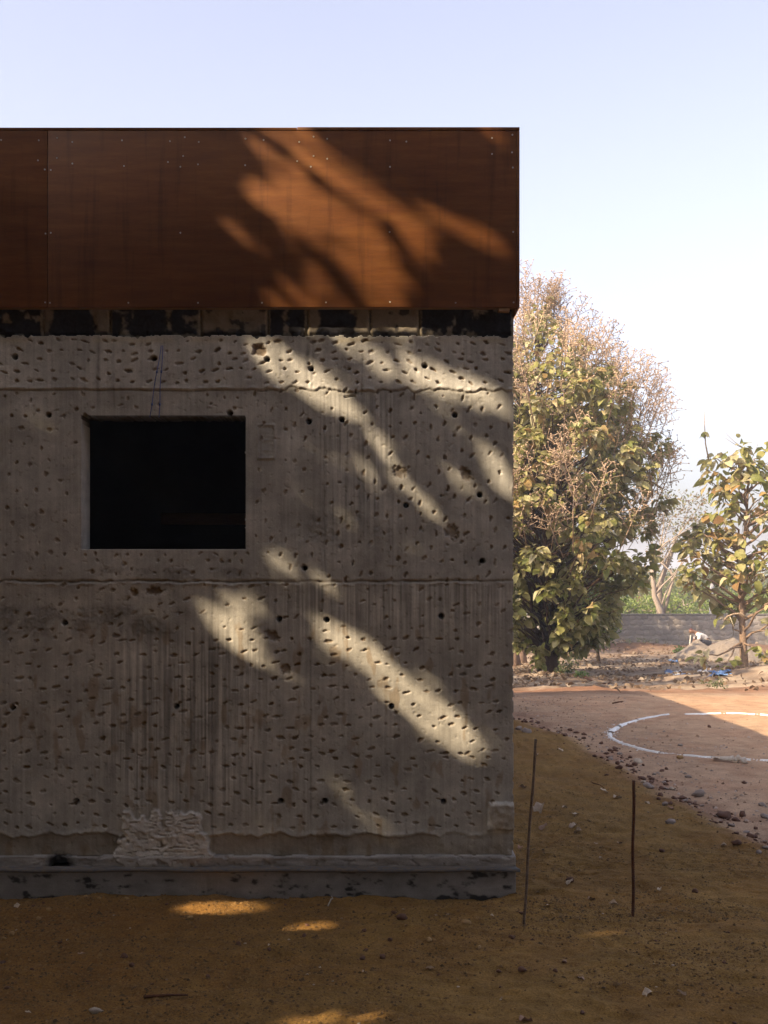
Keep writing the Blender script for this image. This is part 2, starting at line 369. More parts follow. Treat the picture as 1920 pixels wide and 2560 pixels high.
VL = [(245, 840, 1043, 5, .5), (285, 840, 1043, 2.2, .35), (130, 840, 1000, 3, .2), (530, 860, 960, 4, .3), (531, 1462, 2140, 3, .55), (700, 850, 965, 2, .35), (770, 842, 968, 6, .8), (782, 850, 970, 3, .5), (810, 978, 1440, 2.2, .5), (905, 880, 1250, 2.4, .5), (1041, 850, 970, 2, .35), (1056, 850, 968, 2, .5), (1040, 1060, 1440, 1.8, .3), (776, 1460, 2085, 2.2, .5), (943, 1470, 2060, 2, .2), (175, 1600, 2040, 3, .3), (633, 1560, 1900, 3, .35), (648, 1610, 1700, 2, .3), (1210, 1500, 1580, 2, .35), (985, 1560, 1640, 2, .4), (860, 1540, 1620, 2, .35)]
def wall_pock_fields(PX, PY, step):
    D = np.zeros(PX.shape); T = np.zeros(PX.shape); RM = np.zeros(PX.shape)
    x0, y0 = PX[0, 0], PY[0, 0]; ny, nx = PX.shape
    nz = fbm(PX / 4.6, PY / 4.6, 2, 80) - .5
    for (cx, cy, a, bb, an, dep, tint) in pocks:
        if WIN[0] - 14 < cx < WIN[2] + 10 and WIN[1] - 10 < cy < WIN[3] + 8: continue
        if scar(np.float64(cx), np.float64(cy)) > .2 or lump(np.float64(cx), np.float64(cy)) > .1: continue
        r = int(a * 1.5 / step) + 2; i = int((cx - x0) / step); j = int((cy - y0) / step)
        i0, i1, j0, j1 = max(i - r, 0), min(i + r + 1, nx), max(j - r, 0), min(j + r + 1, ny)
        if i0 >= i1 or j0 >= j1: continue
        dx = PX[j0:j1, i0:i1] - cx; dy = PY[j0:j1, i0:i1] - cy
        p = dx * math.cos(an) + dy * math.sin(an); q = -dx * math.sin(an) + dy * math.cos(an)
        rr = np.sqrt((p / a) ** 2 + (q / bb) ** 2) + 1.0 * nz[j0:j1, i0:i1]
        f = sst(1.15, .55, rr) * (1 - .35 * np.clip(q / bb, -1, 1))
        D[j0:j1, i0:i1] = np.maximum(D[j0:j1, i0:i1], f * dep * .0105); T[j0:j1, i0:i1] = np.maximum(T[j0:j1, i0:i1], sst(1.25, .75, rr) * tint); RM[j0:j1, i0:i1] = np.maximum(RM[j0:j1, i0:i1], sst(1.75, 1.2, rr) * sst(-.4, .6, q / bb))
    _cache.setdefault('rim', {})[PX.shape] = RM
    return D, T
_cache = {}
def wall_h(x, y):
    step = x[0, 1] - x[0, 0]
    h = .008 * (fbm(x / 120, y / 120, 4, 81) - .5) + .0010 * (fbm(x / 9, y / 9, 3, 82) - .5) - .003 * sst(.78, .84, fbm(x / 6, y / 6, 2, 83))
    h += .003 * sst(3, -3, y - seam1(x))                                   # the upper lift stands a little proud
    h -= .006 * np.exp(-((y - seam1(x) - 1) / 2.4) ** 2) * (.35 + .9 * vn(x / 20, y * 0, 84))
    h += .004 * np.exp(-((y - seam1(x) + 5) / 3.5) ** 2) * sst(.4, .7, vn(x / 11, y * 0, 85))
    h -= .011 * np.exp(-((y - seam2(x)) / 2.6) ** 2) * (.12 + 1.2 * sst(.25, .75, fbm(x / 22, y * 0, 3, 86)))
    h += .004 * np.exp(-((y - seam2(x) - 6) / 4) ** 2) * sst(.5, .75, vn(x / 12, y / 5, 87))
    ro = sst(500, 380, x) * sst(1505, 1525, y) * sst(1605, 1575, y) + .9 * sst(190, 230, x) * sst(640, 600, x) * sst(1415, 1425, y) * sst(1452, 1444, y)
    ro = ro + .8 * sst(700, 760, x) * sst(1010, 940, x) * sst(1270, 1300, y) * sst(1380, 1340, y) + .8 * sst(980, 1060, x) * sst(978, 984, y) * sst(1030, 1000, y)
    ro = ro * sst(.35, .6, fbm(x / 40, y / 40, 3, 88)); h += ro * .008 * (fbm(x / 7, y / 7, 3, 89) - .55)
    for (lx, a, b_, w, s) in VL:
        ln = lx + 3 * (vn(y / 40, y * 0, lx) - .5)
        h -= .0032 * s * np.exp(-((x - ln) / (w * .6)) ** 2) * sst(a - 4, a + 4, y) * sst(b_ + 4, b_ - 4, y) * (.3 + vn(y / 8, x * 0, lx))
    for rx in ((645, 1062, 686, 1146),):
        rim = np.maximum(np.abs(x - (rx[0] + rx[2]) / 2) - (rx[2] - rx[0]) / 2, np.abs(y - (rx[1] + rx[3]) / 2) - (rx[3] - rx[1]) / 2)
        h += .005 * np.exp(-(rim / 2.2) ** 2) + .003 * sst(0, -2, rim) * (vn(x / 30, y / 3, 90) - .3)
    D, T = wall_pock_fields(x, y, step); h -= D
    sc = scar(x, y)
    crack = sst(.13, .04, np.abs(((y + 34 * fbm(x / 60, y / 40, 4, 92)) / 10.5) % 1 - .5)) * sst(.46, .62, fbm(x / 22, y / 7, 3, 93))
    h += sc * (.010 + .012 * (fbm(x / 12, y / 9, 3, 94) - .5) - .011 * crack)
    lp = lump(x, y); h += lp * (.030 + .010 * (fbm(x / 12, y / 12, 3, 96) - .5))
    rec = sst(-2, 3, y - base3(x)) * (1 - sc)
    rec = rec * (1 - .9 * sst(1060, 1110, x) * sst(2150, 2105, y + 24 * (fbm(x / 20, y / 20, 3, 97) - .5)))
    h -= rec * (.017 - .006 * (fbm(x / 14, y / 14, 3, 98) - .5)); h += .006 * np.exp(-((y - base3(x) + 5) / 5) ** 2) * (vn(x / 9, y / 9, 99))
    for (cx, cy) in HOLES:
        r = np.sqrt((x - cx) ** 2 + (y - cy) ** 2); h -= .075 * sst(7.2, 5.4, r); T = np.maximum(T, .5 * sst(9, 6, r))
    h -= .10 * sst(27, 25, np.sqrt((x - 148) ** 2 + (y - 2166) ** 2))
    cr = np.abs(y - (1054 - (x - 270) * .22 + 5 * np.sin(x / 9))); h -= .01 * sst(3, 1, cr) * (np.abs(x - 290) < 18)
    cr = np.abs(y - (992 - (x - 870) * .12)); h -= .012 * sst(3, 1, cr) * (np.abs(x - 875) < 15)
    h -= .004 * sst(1270, 1284, x) * (fbm(x / 8, y / 8, 3, 77))
    _cache[x.shape] = (T, sc, ro, rec, lp, crack); return h
def wall_c(x, y, H):
    T, sc, ro, rec, lp, crack = _cache[x.shape]
    base = np.array([.415, .398, .36]); up = np.array([.49, .472, .435]); low = np.array([.415, .392, .345])
    m = sst(4, -4, y - seam1(x))[..., None]; l = sst(-4, 4, y - seam2(x))[..., None]
    c = base * (1 - m) * (1 - l) + up * m + low * l
    c = c * (.74 + .52 * fbm(x / 110, y / 90, 5, 101))[..., None] * (.92 + .16 * fbm(x / 11, y / 11, 3, 102))[..., None]
    rim = np.clip(sst(.0, .5, _cache['rim'][x.shape]), 0, 1)[..., None] if 'rim' in _cache and x.shape in _cache['rim'] else 0
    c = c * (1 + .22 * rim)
    st = fbm(x / 4.5, y / 230, 4, 103) - .5                                   # drip streaks
    am = .16 + .5 * sst(230, 330, x) * sst(700, 600, x) * sst(1540, 1640, y) * sst(2080, 1900, y) + .45 * sst(1455, 1465, y) * sst(1640, 1500, y) * sst(640, 760, x) + .35 * sst(980, 990, y) * sst(1440, 1200, y) * sst(780, 840, x) * sst(1010, 960, x)
    c = c * np.clip(1 + am * 2.4 * st, .3, 1.6)[..., None]
    lime = sst(.60, .72, fbm(x / 5, y / 420, 3, 105)) * (sst(982, 992, y) * sst(1300, 1120, y) * sst(790, 850, x) * sst(1000, 960, x) + .7 * sst(1456, 1462, y) * sst(1580, 1480, y) * sst(800, 860, x) + .5 * sst(980, 990, y) * sst(1120, 1040, y) * sst(610, 640, x))
    c = c * (1 - .65 * np.clip(lime, 0, 1)[..., None]) + np.array([.56, .54, .51]) * .65 * np.clip(lime, 0, 1)[..., None]
    for (lx, a, b_, w, s) in VL:
        ln = lx + 3 * (vn(y / 40, y * 0, lx) - .5)
        f = (.8 * s * np.exp(-((x - ln) / w) ** 2) * sst(a - 4, a + 10, y) * sst(b_ + 4, b_ - 60, y) * (.35 + .9 * vn(y / 14, x * 0, lx + 1)))[..., None]
        c = c * (1 - f) + np.array([.085, .075, .068]) * f
    rs = sst(.66, .76, fbm(x / 30, y / 70, 3, 107))[..., None] * sst(1500, 1600, y)[..., None] * .45
    c = c * (1 - rs) + np.array([.24, .15, .06]) * rs
    c = c * (1 - .30 * np.clip(ro, 0, 1)[..., None])
    yel = (np.exp(-((y - 851) / 7) ** 2) * sst(.35, .6, vn(x / 60, y * 0, 108)))[..., None]; c = c * (1 - .5 * yel) + np.array([.50, .43, .28]) * .5 * yel
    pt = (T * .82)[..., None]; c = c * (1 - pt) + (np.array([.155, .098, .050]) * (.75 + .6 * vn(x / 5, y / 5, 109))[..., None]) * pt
    s1 = (np.exp(-((y - seam1(x) - 1) / 2) ** 2) * .5 + np.exp(-((y - seam2(x)) / 2.6) ** 2) * .65)[..., None] * (.4 + .8 * vn(x / 15, y * 0, 110))[..., None]
    c = c * (1 - s1) + np.array([.10, .07, .045]) * s1
    sc = sc[..., None]; c = c * (1 - sc) + (np.array([.66, .62, .56]) * (.85 + .3 * fbm(x / 10, y / 6, 3, 111))[..., None] * (1 - .5 * crack[..., None])) * sc * .85 + c * sc * .15
    rr = rec[..., None]; c = c * (1 - .45 * rr) + np.array([.24, .185, .125]) * .45 * rr
    lp = lp[..., None]; c = c * (1 - .5 * lp) + np.array([.38, .31, .22]) * .5 * lp
    ed = sst(1268, 1283, x)[..., None] * (.6 * vn(x / 6, y / 30, 112))[..., None]; c = c * (1 - ed) + np.array([.44, .40, .36]) * ed
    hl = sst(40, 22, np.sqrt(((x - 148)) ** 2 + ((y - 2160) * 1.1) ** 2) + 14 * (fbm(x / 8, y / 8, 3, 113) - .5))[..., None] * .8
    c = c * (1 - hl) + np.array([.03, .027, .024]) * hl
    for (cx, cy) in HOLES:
        f = sst(6.6, 5.0, np.sqrt((x - cx) ** 2 + (y - cy) ** 2))[..., None]; c = c * (1 - f) + np.array([.05, .042, .036]) * f      # deep shade of the formwork tie holes, painted into the colour
    return np.clip(c, .01, .7)
def wall_hole(x, y):
    n = 4.5 * (fbm(x / 9, y / 9, 3, 120) - .45)
    w = (x > WIN[0]) & (x < WIN[2] + n) & (y > WIN[1] + np.maximum(n * .8, -2) - 12 * np.exp(-((x - 214) / 8) ** 2)) & (y < WIN[3] - np.abs(n) * .4)
    e = x > 1283.5 - np.maximum(0, 9 * (fbm(y / 10, y * 0, 3, 121) - .45)) * (lump(x, y) < .1)
    return w | e | (y < 838 + 17 * np.maximum(0, fbm(x / 30, x * 0, 4, 125) - .38) + 6 * (vn(x / 7, x * 0, 126) - .5))
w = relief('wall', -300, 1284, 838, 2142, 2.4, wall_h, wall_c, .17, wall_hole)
# plain continuation of the front wall beyond the window bay
w2 = relief('wall', -2400, -300, 838, 2142, 12, lambda x, y: .006 * (fbm(x / 120, y / 120, 4, 81) - .5), lambda x, y, H: np.array([.38, .35, .315]) * (.85 + .3 * fbm(x / 90, y / 90, 4, 130))[..., None], .17)
# ledge and plinth
def ledge_h(x, y): return .009 + .010 * (fbm(x / 40, y / 14, 5, 140) - .5) - .006 * sst(.62, .72, fbm(x / 16, y / 9, 3, 144)) - .008 * sst(2145, 2139, y + 4 * fbm(x / 40, y * 0, 3, 141)) - .12 * sst(26, 24, np.sqrt((x - 148) ** 2 + (y - 2166) ** 2)) + .010 * scar(x, y)
def ledge_c(x, y, H):
    c = np.array([.33, .305, .28]) * (.55 + .8 * fbm(x / 50, y / 10, 5, 142))[..., None]
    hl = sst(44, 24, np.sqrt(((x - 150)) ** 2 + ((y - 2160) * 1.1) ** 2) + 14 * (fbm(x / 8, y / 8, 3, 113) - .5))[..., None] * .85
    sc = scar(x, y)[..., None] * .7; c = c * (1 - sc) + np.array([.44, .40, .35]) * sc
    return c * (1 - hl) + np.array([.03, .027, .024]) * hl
relief('ledge', -300, 1288, 2138, 2172, 2.4, ledge_h, ledge_c, .17, lambda x, y: y < 2138 + 13 * np.maximum(0, fbm(x / 45, x * 0, 5, 147) - .42))
relief('ledge', -2400, -300, 2138, 2170, 12, lambda x, y: .016 + 0 * x, lambda x, y, H: np.array([.29, .275, .262]) + 0 * x[..., None], .17)
def plinth_h(x, y): return .012 + .006 * (fbm(x / 50, y / 25, 4, 150) - .5) + .006 * (fbm(x / 3.5, y / 40, 2, 151) - .5) * np.exp(-((x - 520) / 40) ** 2)
def plinth_c(x, y, H):
    c = np.array([.29, .272, .26]) * (.7 + .55 * fbm(x / 60, y / 22, 4, 152))[..., None]
    b1 = sst(.0, .16, fbm(x / 26, y / 14, 4, 153) - .60 + .20 * sst(2225, 2248, y) - .05 + .10 * np.exp(-((x - 1225) / 60) ** 2) + .12 * sst(330, 200, x) * sst(2180, 2190, y) * sst(2215, 2190, y))[..., None]
    return c * (1 - .9 * b1) + np.array([.016, .015, .015]) * .9 * b1
relief('plinth', -300, 1288, 2174, 2300, 2.4, plinth_h, plinth_c, .17)
relief('plinth', -2400, -300, 2174, 2300, 14, lambda x, y: .012 + 0 * x, plinth_c, .17)
# flashing: a folded sheet with an upstand, a sloping face and a drip
def flashing():
    n = 60; X = np.linspace(wx(-2400), wx(1290), n); prof = [(D0 - .010, wz(2165)), (D0 - .015, wz(2166)), (D0 - .034, wz(2169.5)), (D0 - .036, wz(2176)), (D0 - .033, wz(2176)), (D0 - .004, wz(2171))]
    V = []; rs = np.random.RandomState(4)
    for i, x in enumerate(X):
        wv = .0035 * math.sin(i * .9) + .002 * rs.randn()
        for j, (y, z) in enumerate(prof): V.append((x + (.018 if i == n - 1 and j in (2, 3, 4) else 0), y, z + wv * (j in (2, 3, 4)) * .7))
    k = len(prof); idx = np.arange(n * k).reshape(n, k)
    Q = np.stack([idx[:-1, :-1], idx[1:, :-1], idx[1:, 1:], idx[:-1, 1:]], -1).reshape(-1, 4)
    o = hpart(obj('flashing', npmesh('flashing', np.array(V), Q), M_steel)); o['label'] = 'thin dented metal flashing strip above the plinth'
    s = o.modifiers.new('s', 'SOLIDIFY'); s.thickness = .002
flashing()
# course of blocks under the soffit, some daubed with black bitumen
def block(px0, px1, kind, seed):
    BIT = np.array([.014, .013, .016]); TAN = np.array([.27, .235, .19])
    def bh(x, y): return -.016 + .010 * (fbm(x / 14, y / 14, 4, seed) - .5) - .008 * sst(5, 0, np.minimum(x - px0, px1 - x)) - .010 * sst(828, 838, y + 10 * (fbm(x / 16, y * 0, 3, seed + 1) - .5))
    def bc(x, y, H):
        n = fbm(x / 26, y / 26, 4, seed + 2)
        u = (x - px0) / (px1 - px0)
        if kind == 'dark': f = sst(.74, .60, n + .18 * sst(826, 840, y))
        elif kind == 'tan': f = sst(.42, .34, n) * .8 + .9 * sst(824, 834, y + 8 * vn(x / 12, y / 9, seed))
        else: f = sst(.34, .28, np.abs(u - .45) + .3 * (n - .5)) + .7 * sst(826, 836, y + 8 * vn(x / 12, y / 9, seed))
        f = np.clip(f, 0, 1)[..., None]
        c = TAN * (.8 + .4 * n)[..., None] * (1 - f) + BIT * (.7 + 1.3 * vn(x / 4, y / 4, seed))[..., None] * f
        j = sst(7, 2, np.minimum(x - px0, px1 - x) + 4 * (vn(x / 5, y / 5, seed + 4) - .5))[..., None] * .8
        return c * (1 - j) + np.array([.34, .29, .21]) * (.6 + .6 * vn(x / 4, y / 4, seed + 5))[..., None] * j
    relief('block', px0, px1, 764, 866, 2.4, bh, bc, .17)
for i, (a, b_, kd) in enumerate([(-260, -70, 'dark'), (-68, 104, 'dark'), (106, 272, 'mix'), (274, 500, 'dark'), (502, 668, 'tan'), (670, 766, 'dark'), (768, 924, 'mix'), (926, 1048, 'tan'), (1050, 1284, 'dark')]):
    block(a, b_, kd, 200 + 9 * i)
box('block', wx(-2400), wx(-262), D0 + .01, D0 + .17, wz(840), wz(764), M_mortar); hpart(bpy.data.objects[-1] if False else C.objects[-1])
# body behind the facade: side wall, rear wall, floor, roof slab
def prism(name, pts, z0, z1, mat):
    n = len(pts); V = [(x, y, z0) for x, y in pts] + [(x, y, z1) for x, y in pts]
    Fq = [[i, (i + 1) % n, (i + 1) % n + n, i + n] for i in range(n)]
    me = bpy.data.meshes.new(name); me.from_pydata(V, [], Fq + [list(range(n - 1, -1, -1)), list(range(n, 2 * n))])
    return hpart(obj(name, me, mat))
M_cplain = ramp_mat('cast_concrete', 5, [(.3, (.25, .225, .195)), (.7, (.37, .335, .29))], .92, bs_=.4, bd=.01)
XR, XB, YB, XL = .655, .24, 14.9, -6.9
prism('side_wall', [(XR, D0 + .165), (XB, YB), (XB - .17, YB), (XR - .17, D0 + .165)], -.3, 2.93, M_cplain)
prism('rear_wall', [(XL, YB - .17), (XB - .172, YB - .17), (XB - .172, YB), (XL, YB)], -.3, 2.93, M_cplain)
prism('side_wall', [(XL, D0 + .165), (XL + .17, D0 + .165), (XL + .17, YB - .172), (XL, YB - .172)], -.3, 2.93, M_cplain)
prism('roof_slab', [(XL, D0 + .012), (XR + .008, D0 + .012), (XB, YB), (XL, YB)], 3.062, 3.16, M_cplain)
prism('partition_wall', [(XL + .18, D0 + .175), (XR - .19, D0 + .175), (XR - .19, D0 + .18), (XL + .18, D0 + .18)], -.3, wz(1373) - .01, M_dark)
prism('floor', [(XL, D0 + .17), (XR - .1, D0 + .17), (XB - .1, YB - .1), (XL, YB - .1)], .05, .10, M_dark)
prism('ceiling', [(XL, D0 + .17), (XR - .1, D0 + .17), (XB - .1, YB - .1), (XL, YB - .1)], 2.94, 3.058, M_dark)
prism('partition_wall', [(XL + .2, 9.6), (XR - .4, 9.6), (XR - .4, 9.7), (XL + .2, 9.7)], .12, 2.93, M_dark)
# sill inside the opening
prism('window_sill', [(wx(198), D0 + .006), (wx(620), D0 + .006), (wx(620), D0 + .168), (wx(198), D0 + .168)], wz(1379), wz(1373.6), M_cplain)

# plywood cladding of the roof edge
DP = D0 - .05
def ux(px): return (px - 960) / F * DP
def uz(py): return EYE - (py - 1430) / F * DP
ZB, ZT = uz(768), uz(327)
SCR = [(3, 350), (97, 351), (143, 345), (181, 355), (305, 351), (425, 353), (462, 343), (497, 355), (614, 347), (659, 350), (95, 401), (142, 395), (181, 409), (310, 415), (420, 405), (458, 390), (451, 417), (495, 411), (613, 413), (112, 424), (127, 425), (114, 584), (127, 582), (451, 582), (113, 756), (125, 757), (321, 757), (495, 757), (655, 757), (784, 342), (818, 347), (748, 355), (975, 351), (1016, 354), (1230, 345), (1281, 337), (743, 403), (784, 390), (818, 397), (777, 417), (975, 417), (1230, 385), (1280, 381), (1282, 419), (974, 580), (1283, 580), (815, 756), (975, 755), (1139, 757), (1284, 756)]
g_ = Geo(); an = np.arange(10) * 2 * np.pi / 10
ring = lambda r, y: np.stack([r * np.cos(an), np.full(10, y), r * np.sin(an)], -1)
Vs = np.concatenate([ring(.0062, 0), ring(.0058, -.0028), ring(.0028, -.0028), ring(.0022, -.0008), [[0, -.0008, 0]]])
Qs = []; Ts = []
for l in range(3):
    for i in range(10): Qs.append([l * 10 + i, l * 10 + (i + 1) % 10, (l + 1) * 10 + (i + 1) % 10, (l + 1) * 10 + i])
for i in range(10): Ts.append([30 + i, 30 + (i + 1) % 10, 40])
g_.add(Vs, Qs, Ts); screw_me = g_.mesh('screw'); screw_me.materials.append(M_screw)
panels = []
for (a, b_) in [(-2380, -1062), (-1060, 118), (120, 1291)]:
    o = box('plywood_panel', ux(a), ux(b_), DP, DP + .018, ZB, ZT, M_ply, None, .0015); hpart(o); panels.append((a, b_, o))
for (sx, sy) in SCR:
    for (a, b_, o) in panels:
        if a < sx < b_:
            s = bpy.data.objects.new('screw', screw_me); C.objects.link(s); s.parent = o; s.location = (ux(sx), DP - .0003, uz(sy)); s.scale = (.72,) * 3
hpart(box('top_strip', ux(-2380), ux(742), DP - .001, DP + .10, uz(326), uz(319), M_ply, None, .001))
hpart(box('top_strip', ux(743), ux(1299), DP - .002, DP + .10, uz(326), uz(318), M_ply, None, .001))
hpart(box('corner_strip', ux(1292), ux(1299), DP - .001, DP + .03, ZB, ZT - .001, M_ply, None, .0015))
sp = box('side_panel', ux(1299) - .018, ux(1299) - .0005, DP + .032, DP + 1.25, ZB - .001, ZT, M_ply); hpart(sp)
sof = prism('soffit', [(ux(-2380), DP + .02), (ux(1291), DP + .02), (ux(1291), D0 + .01), (ux(-2380), D0 + .01)], 3.040, 3.058, M_timber)
hpart(box('batten', wx(1244), wx(1272), DP + .004, D0 - .006, 3.018, 3.038, M_timber, None, .002))
# slanting closing board at the corner under the cladding
Vc = []
for y in (D0 - .015, D0 + .5): Vc += [(ux(1299) - .002, y, ZB + .012), (ux(1299) - .002, y, ZB - .002), (wx(1285) + .001, y, wz(791)), (wx(1285) + .001, y, ZB + .012)]
hpart(obj('closing_board', npmesh('closing_board', np.array(Vc), np.array([[0, 1, 2, 3], [7, 6, 5, 4], [0, 4, 5, 1], [1, 5, 6, 2], [2, 6, 7, 3], [3, 7, 4, 0]])), M_timber))
hpart(box('parapet_backing', ux(-2380), ux(1290), DP + .02, DP + .10, 3.165, ZT - .004, M_timber))

# things in the dim room
pr = box('timber_prop', -.72, -.66, 8.0, 8.06, .10, 2.94, M_timber, None, .004); tag(pr, 'timber prop standing in the dark room behind the window', 'prop')
pl = box('timber_plank', -1.6, .2, 8.3, 8.34, 2.02, 2.10, M_timber, None, .003); tag(pl, 'horizontal timber plank in the dark room behind the window', 'plank')
# cords hanging over the window
for (a, b_, lab) in (((405, 866), (375, 1044), 'blue cord hanging at a slant over the window head'), ((409, 866), (398, 1044), 'blue cord hanging almost plumb over the window head')):
    G = Geo(); P = [(wx(a[0] + (b_[0] - a[0]) * t_) + .002 * math.sin(t_ * 9), D0 - .022 + .012 * t_, wz(a[1] + (b_[1] - a[1]) * t_)) for t_ in np.linspace(0, 1, 12)]
    G.tube(P, .0022, 5)
    for t_ in (.42, .86): G.tube([np.array(P[int(t_ * 11)]) + (0, 0, .006), np.array(P[int(t_ * 11)]) - (0, 0, .006)], .0048, 6)
    tag(obj('blue_cord', G.mesh('blue_cord'), M_cord), lab, 'cord')

# ------------------------------------------------------------------ rebar stakes
def rebar(base_px, top_px, rad, mat, label):
    b_ = ground_at(*base_px); d = b_[1]; top = np.array([(top_px[0] - 960) / F * d, d, EYE - (top_px[1] - 1430) / F * d])
    ax = top - b_; n = 46; G = Geo(); P = np.array([b_ - ax * .1 + ax * 1.1 * t_ for t_ in np.linspace(0, 1, 12)])
    P[1:-1, 0] += .0025 * np.sin(np.arange(10)); G.tube(P, rad * .84, 10)
    root = thing('rebar_stake', label, 'stake', tuple(b_)); core = obj('bar', G.mesh('bar', True), mat); core.location = -Vector(b_); core.parent = root
    Rb = Geo(); L = np.linalg.norm(ax); u = ax / L; A = np.cross(u, [0, 1, 0]); A /= np.linalg.norm(A); B = np.cross(u, A); k = int(L / .011)
    for i in range(k):
        c = b_ + u * (i + .5) * L / k; th = np.linspace(0, 2 * np.pi, 9)
        c = c + (P[1 + min(9, int(i / k * 10))] - (b_ - ax * .1 + ax * 1.1 * (1 + min(9, int(i / k * 10))) / 11))
        ringp = c + rad * .86 * (np.cos(th)[:, None] * A + np.sin(th)[:, None] * B) + u * (.005 * np.sin(th))[:, None]
        Rb.tube(ringp, rad * .16, 4)
    rb = obj('rib', Rb.mesh('rib'), mat); rb['kind'] = 'stuff'; rb.location = -Vector(b_); rb.parent = root
rebar((1309, 2312), (1339, 1848), .0075, M_rust2, 'leaning grey-brown rebar stake close to the building corner')
rebar((1582, 2290), (1584, 1951), .0088, M_rust, 'upright dark rusty rebar stake out on the sand slope')

# ------------------------------------------------------------------ lime line on the path
def chalk(pts, w0, label, seed):
    P = np.array([ground_at(*p)[:2] for p in pts]); rs = np.random.RandomState(seed)
    seg = np.concatenate([[0], np.cumsum(np.linalg.norm(np.diff(P, axis=0), axis=1))]); n = int(seg[-1] / .03)
    s = np.linspace(0, seg[-1], n); X = np.interp(s, seg, P[:, 0]); Y = np.interp(s, seg, P[:, 1])
    for _ in range(12): X[1:-1] = (X[:-2] + X[1:-1] * 2 + X[2:]) / 4; Y[1:-1] = (Y[:-2] + Y[1:-1] * 2 + Y[2:]) / 4
    X += .03 * (fbm(s * 2, s * 0, 3, seed) - .5); Y += .03 * (fbm(s * 2, s * 0 + 5, 3, seed) - .5)
    T = np.stack([np.gradient(X), np.gradient(Y)], -1); T /= np.linalg.norm(T, axis=1)[:, None]; Nn = np.stack([-T[:, 1], T[:, 0]], -1)
    w = w0 * (.05 + 1.45 * fbm(s * 7, s * 0 + 2, 4, seed + 1)) * np.interp(s / seg[-1], [0, .25, .32, .45, 1], [.6, 1.3, 1.3, .8, .55])
    k = 7; off = np.linspace(-1, 1, k)
    jit = 1 + .35 * (rs.rand(n, k) - .5)
    VX = X[:, None] + Nn[:, :1] * off * w[:, None] * jit; VY = Y[:, None] + Nn[:, 1:] * off * w[:, None] * jit
    VZ = terrain(VX, VY) + .006 + .010 * (1 - off[None] ** 2) - .010 * (np.abs(off[None]) > .9)
    idx = np.arange(n * k).reshape(n, k); q = np.stack([idx[:-1, :-1], idx[1:, :-1], idx[1:, 1:], idx[:-1, 1:]], -1)
    miss = np.repeat((vn(s[:-1] * 7, s[:-1] * 0, seed + 3) > .82)[:, None], k - 1, 1)
    G = Geo(); G.add(np.stack([VX, VY, VZ], -1).reshape(-1, 3), q[~miss])
    for i in range(int(n * 1.6)):                                   # spilt crumbs beside the line
        j = rs.randint(n); o = rs.randn() * w[j] * 1.3; x, y = X[j] + Nn[j, 0] * o, Y[j] + Nn[j, 1] * o; r = rs.uniform(.004, .012); z = float(terrain(x, y)) + .004
        G.add([(x - r, y, z), (x, y - r, z), (x + r, y, z), (x, y + r, z), (x, y, z + r * .8)], None, [[0, 1, 4], [1, 2, 4], [2, 3, 4], [3, 0, 4]])
    o = obj('lime_line', G.mesh('lime_line'), M_lime); tag(o, label, 'line')
chalk([(1672, 1787), (1640, 1792), (1600, 1799), (1560, 1812), (1534, 1824), (1524, 1835), (1530, 1847), (1556, 1860), (1600, 1874), (1640, 1882), (1700, 1890), (1780, 1896), (1850, 1900), (1925, 1904), (2050, 1910), (2200, 1915)], .033, 'white lime line curving back on itself across the shaded path', 1)
chalk([(1714, 1787), (1770, 1785), (1850, 1784), (1920, 1790), (2000, 1798), (2120, 1812)], .026, 'straighter white lime line running out into the sunlit path', 2)

# ------------------------------------------------------------------ stones, clods, dry leaves
def rock_mesh(seed, col, flat=.7, ang=.35):
    import bmesh
    bm = bmesh.new(); bmesh.ops.create_icosphere(bm, subdivisions=2, radius=1); rs = np.random.RandomState(seed)
    dirs = rs.randn(7, 3); dirs /= np.linalg.norm(dirs, axis=1)[:, None]; lim = rs.uniform(.55, .95, 7)
    for v in bm.verts:
        p = np.array(v.co)
        for d, l in zip(dirs, lim):
            e = p @ d - l
            if e > 0: p = p - d * e
        p *= 1 + ang * (rs.rand() - .5) * .5; p[2] *= flat; v.co = p
    V = np.array([v.co[:] for v in bm.verts]); Fx = np.array([[v.index for v in f.verts] for f in bm.faces]); bm.free()
    cc = np.array(col) * (.8 + .4 * rs.rand(len(V), 1)); me = npmesh('stone', V, Fx, cc, False); me.materials.append(M_rock); return me
EARTH = [rock_mesh(i, (.13, .066, .042), .75, .7) for i in range(4)]; TANS = [rock_mesh(10 + i, (.34, .21, .085), .75) for i in range(3)]
GREY = [rock_mesh(20 + i, (.25, .20, .165), .65, .7) for i in range(3)]; PALE = [rock_mesh(30 + i, (.42, .34, .25), .55, .7) for i in range(2)]
def rock(name, me, p, r, label, cat, group=None, sq=(1, 1, 1)):
    o = bpy.data.objects.new(name, me); C.objects.link(o); o.location = (p[0], p[1], p[2] + r * .25 * sq[2]); o.scale = (r * sq[0], r * sq[1], r * sq[2]); o.rotation_euler = (random.uniform(-.3, .3), random.uniform(-.3, .3), random.uniform(0, 6.28))
    return tag(o, label, cat, group)
for (px, py, r) in [(1296, 1818, 10), (1316, 1826, 13)]:
    p = ground_at(px, py + 6); rock('stone', GREY[px % 3], p, r * p[1] / F, 'grey stone lying where the sand meets the building corner', 'stone', 'grey stones by the building corner')
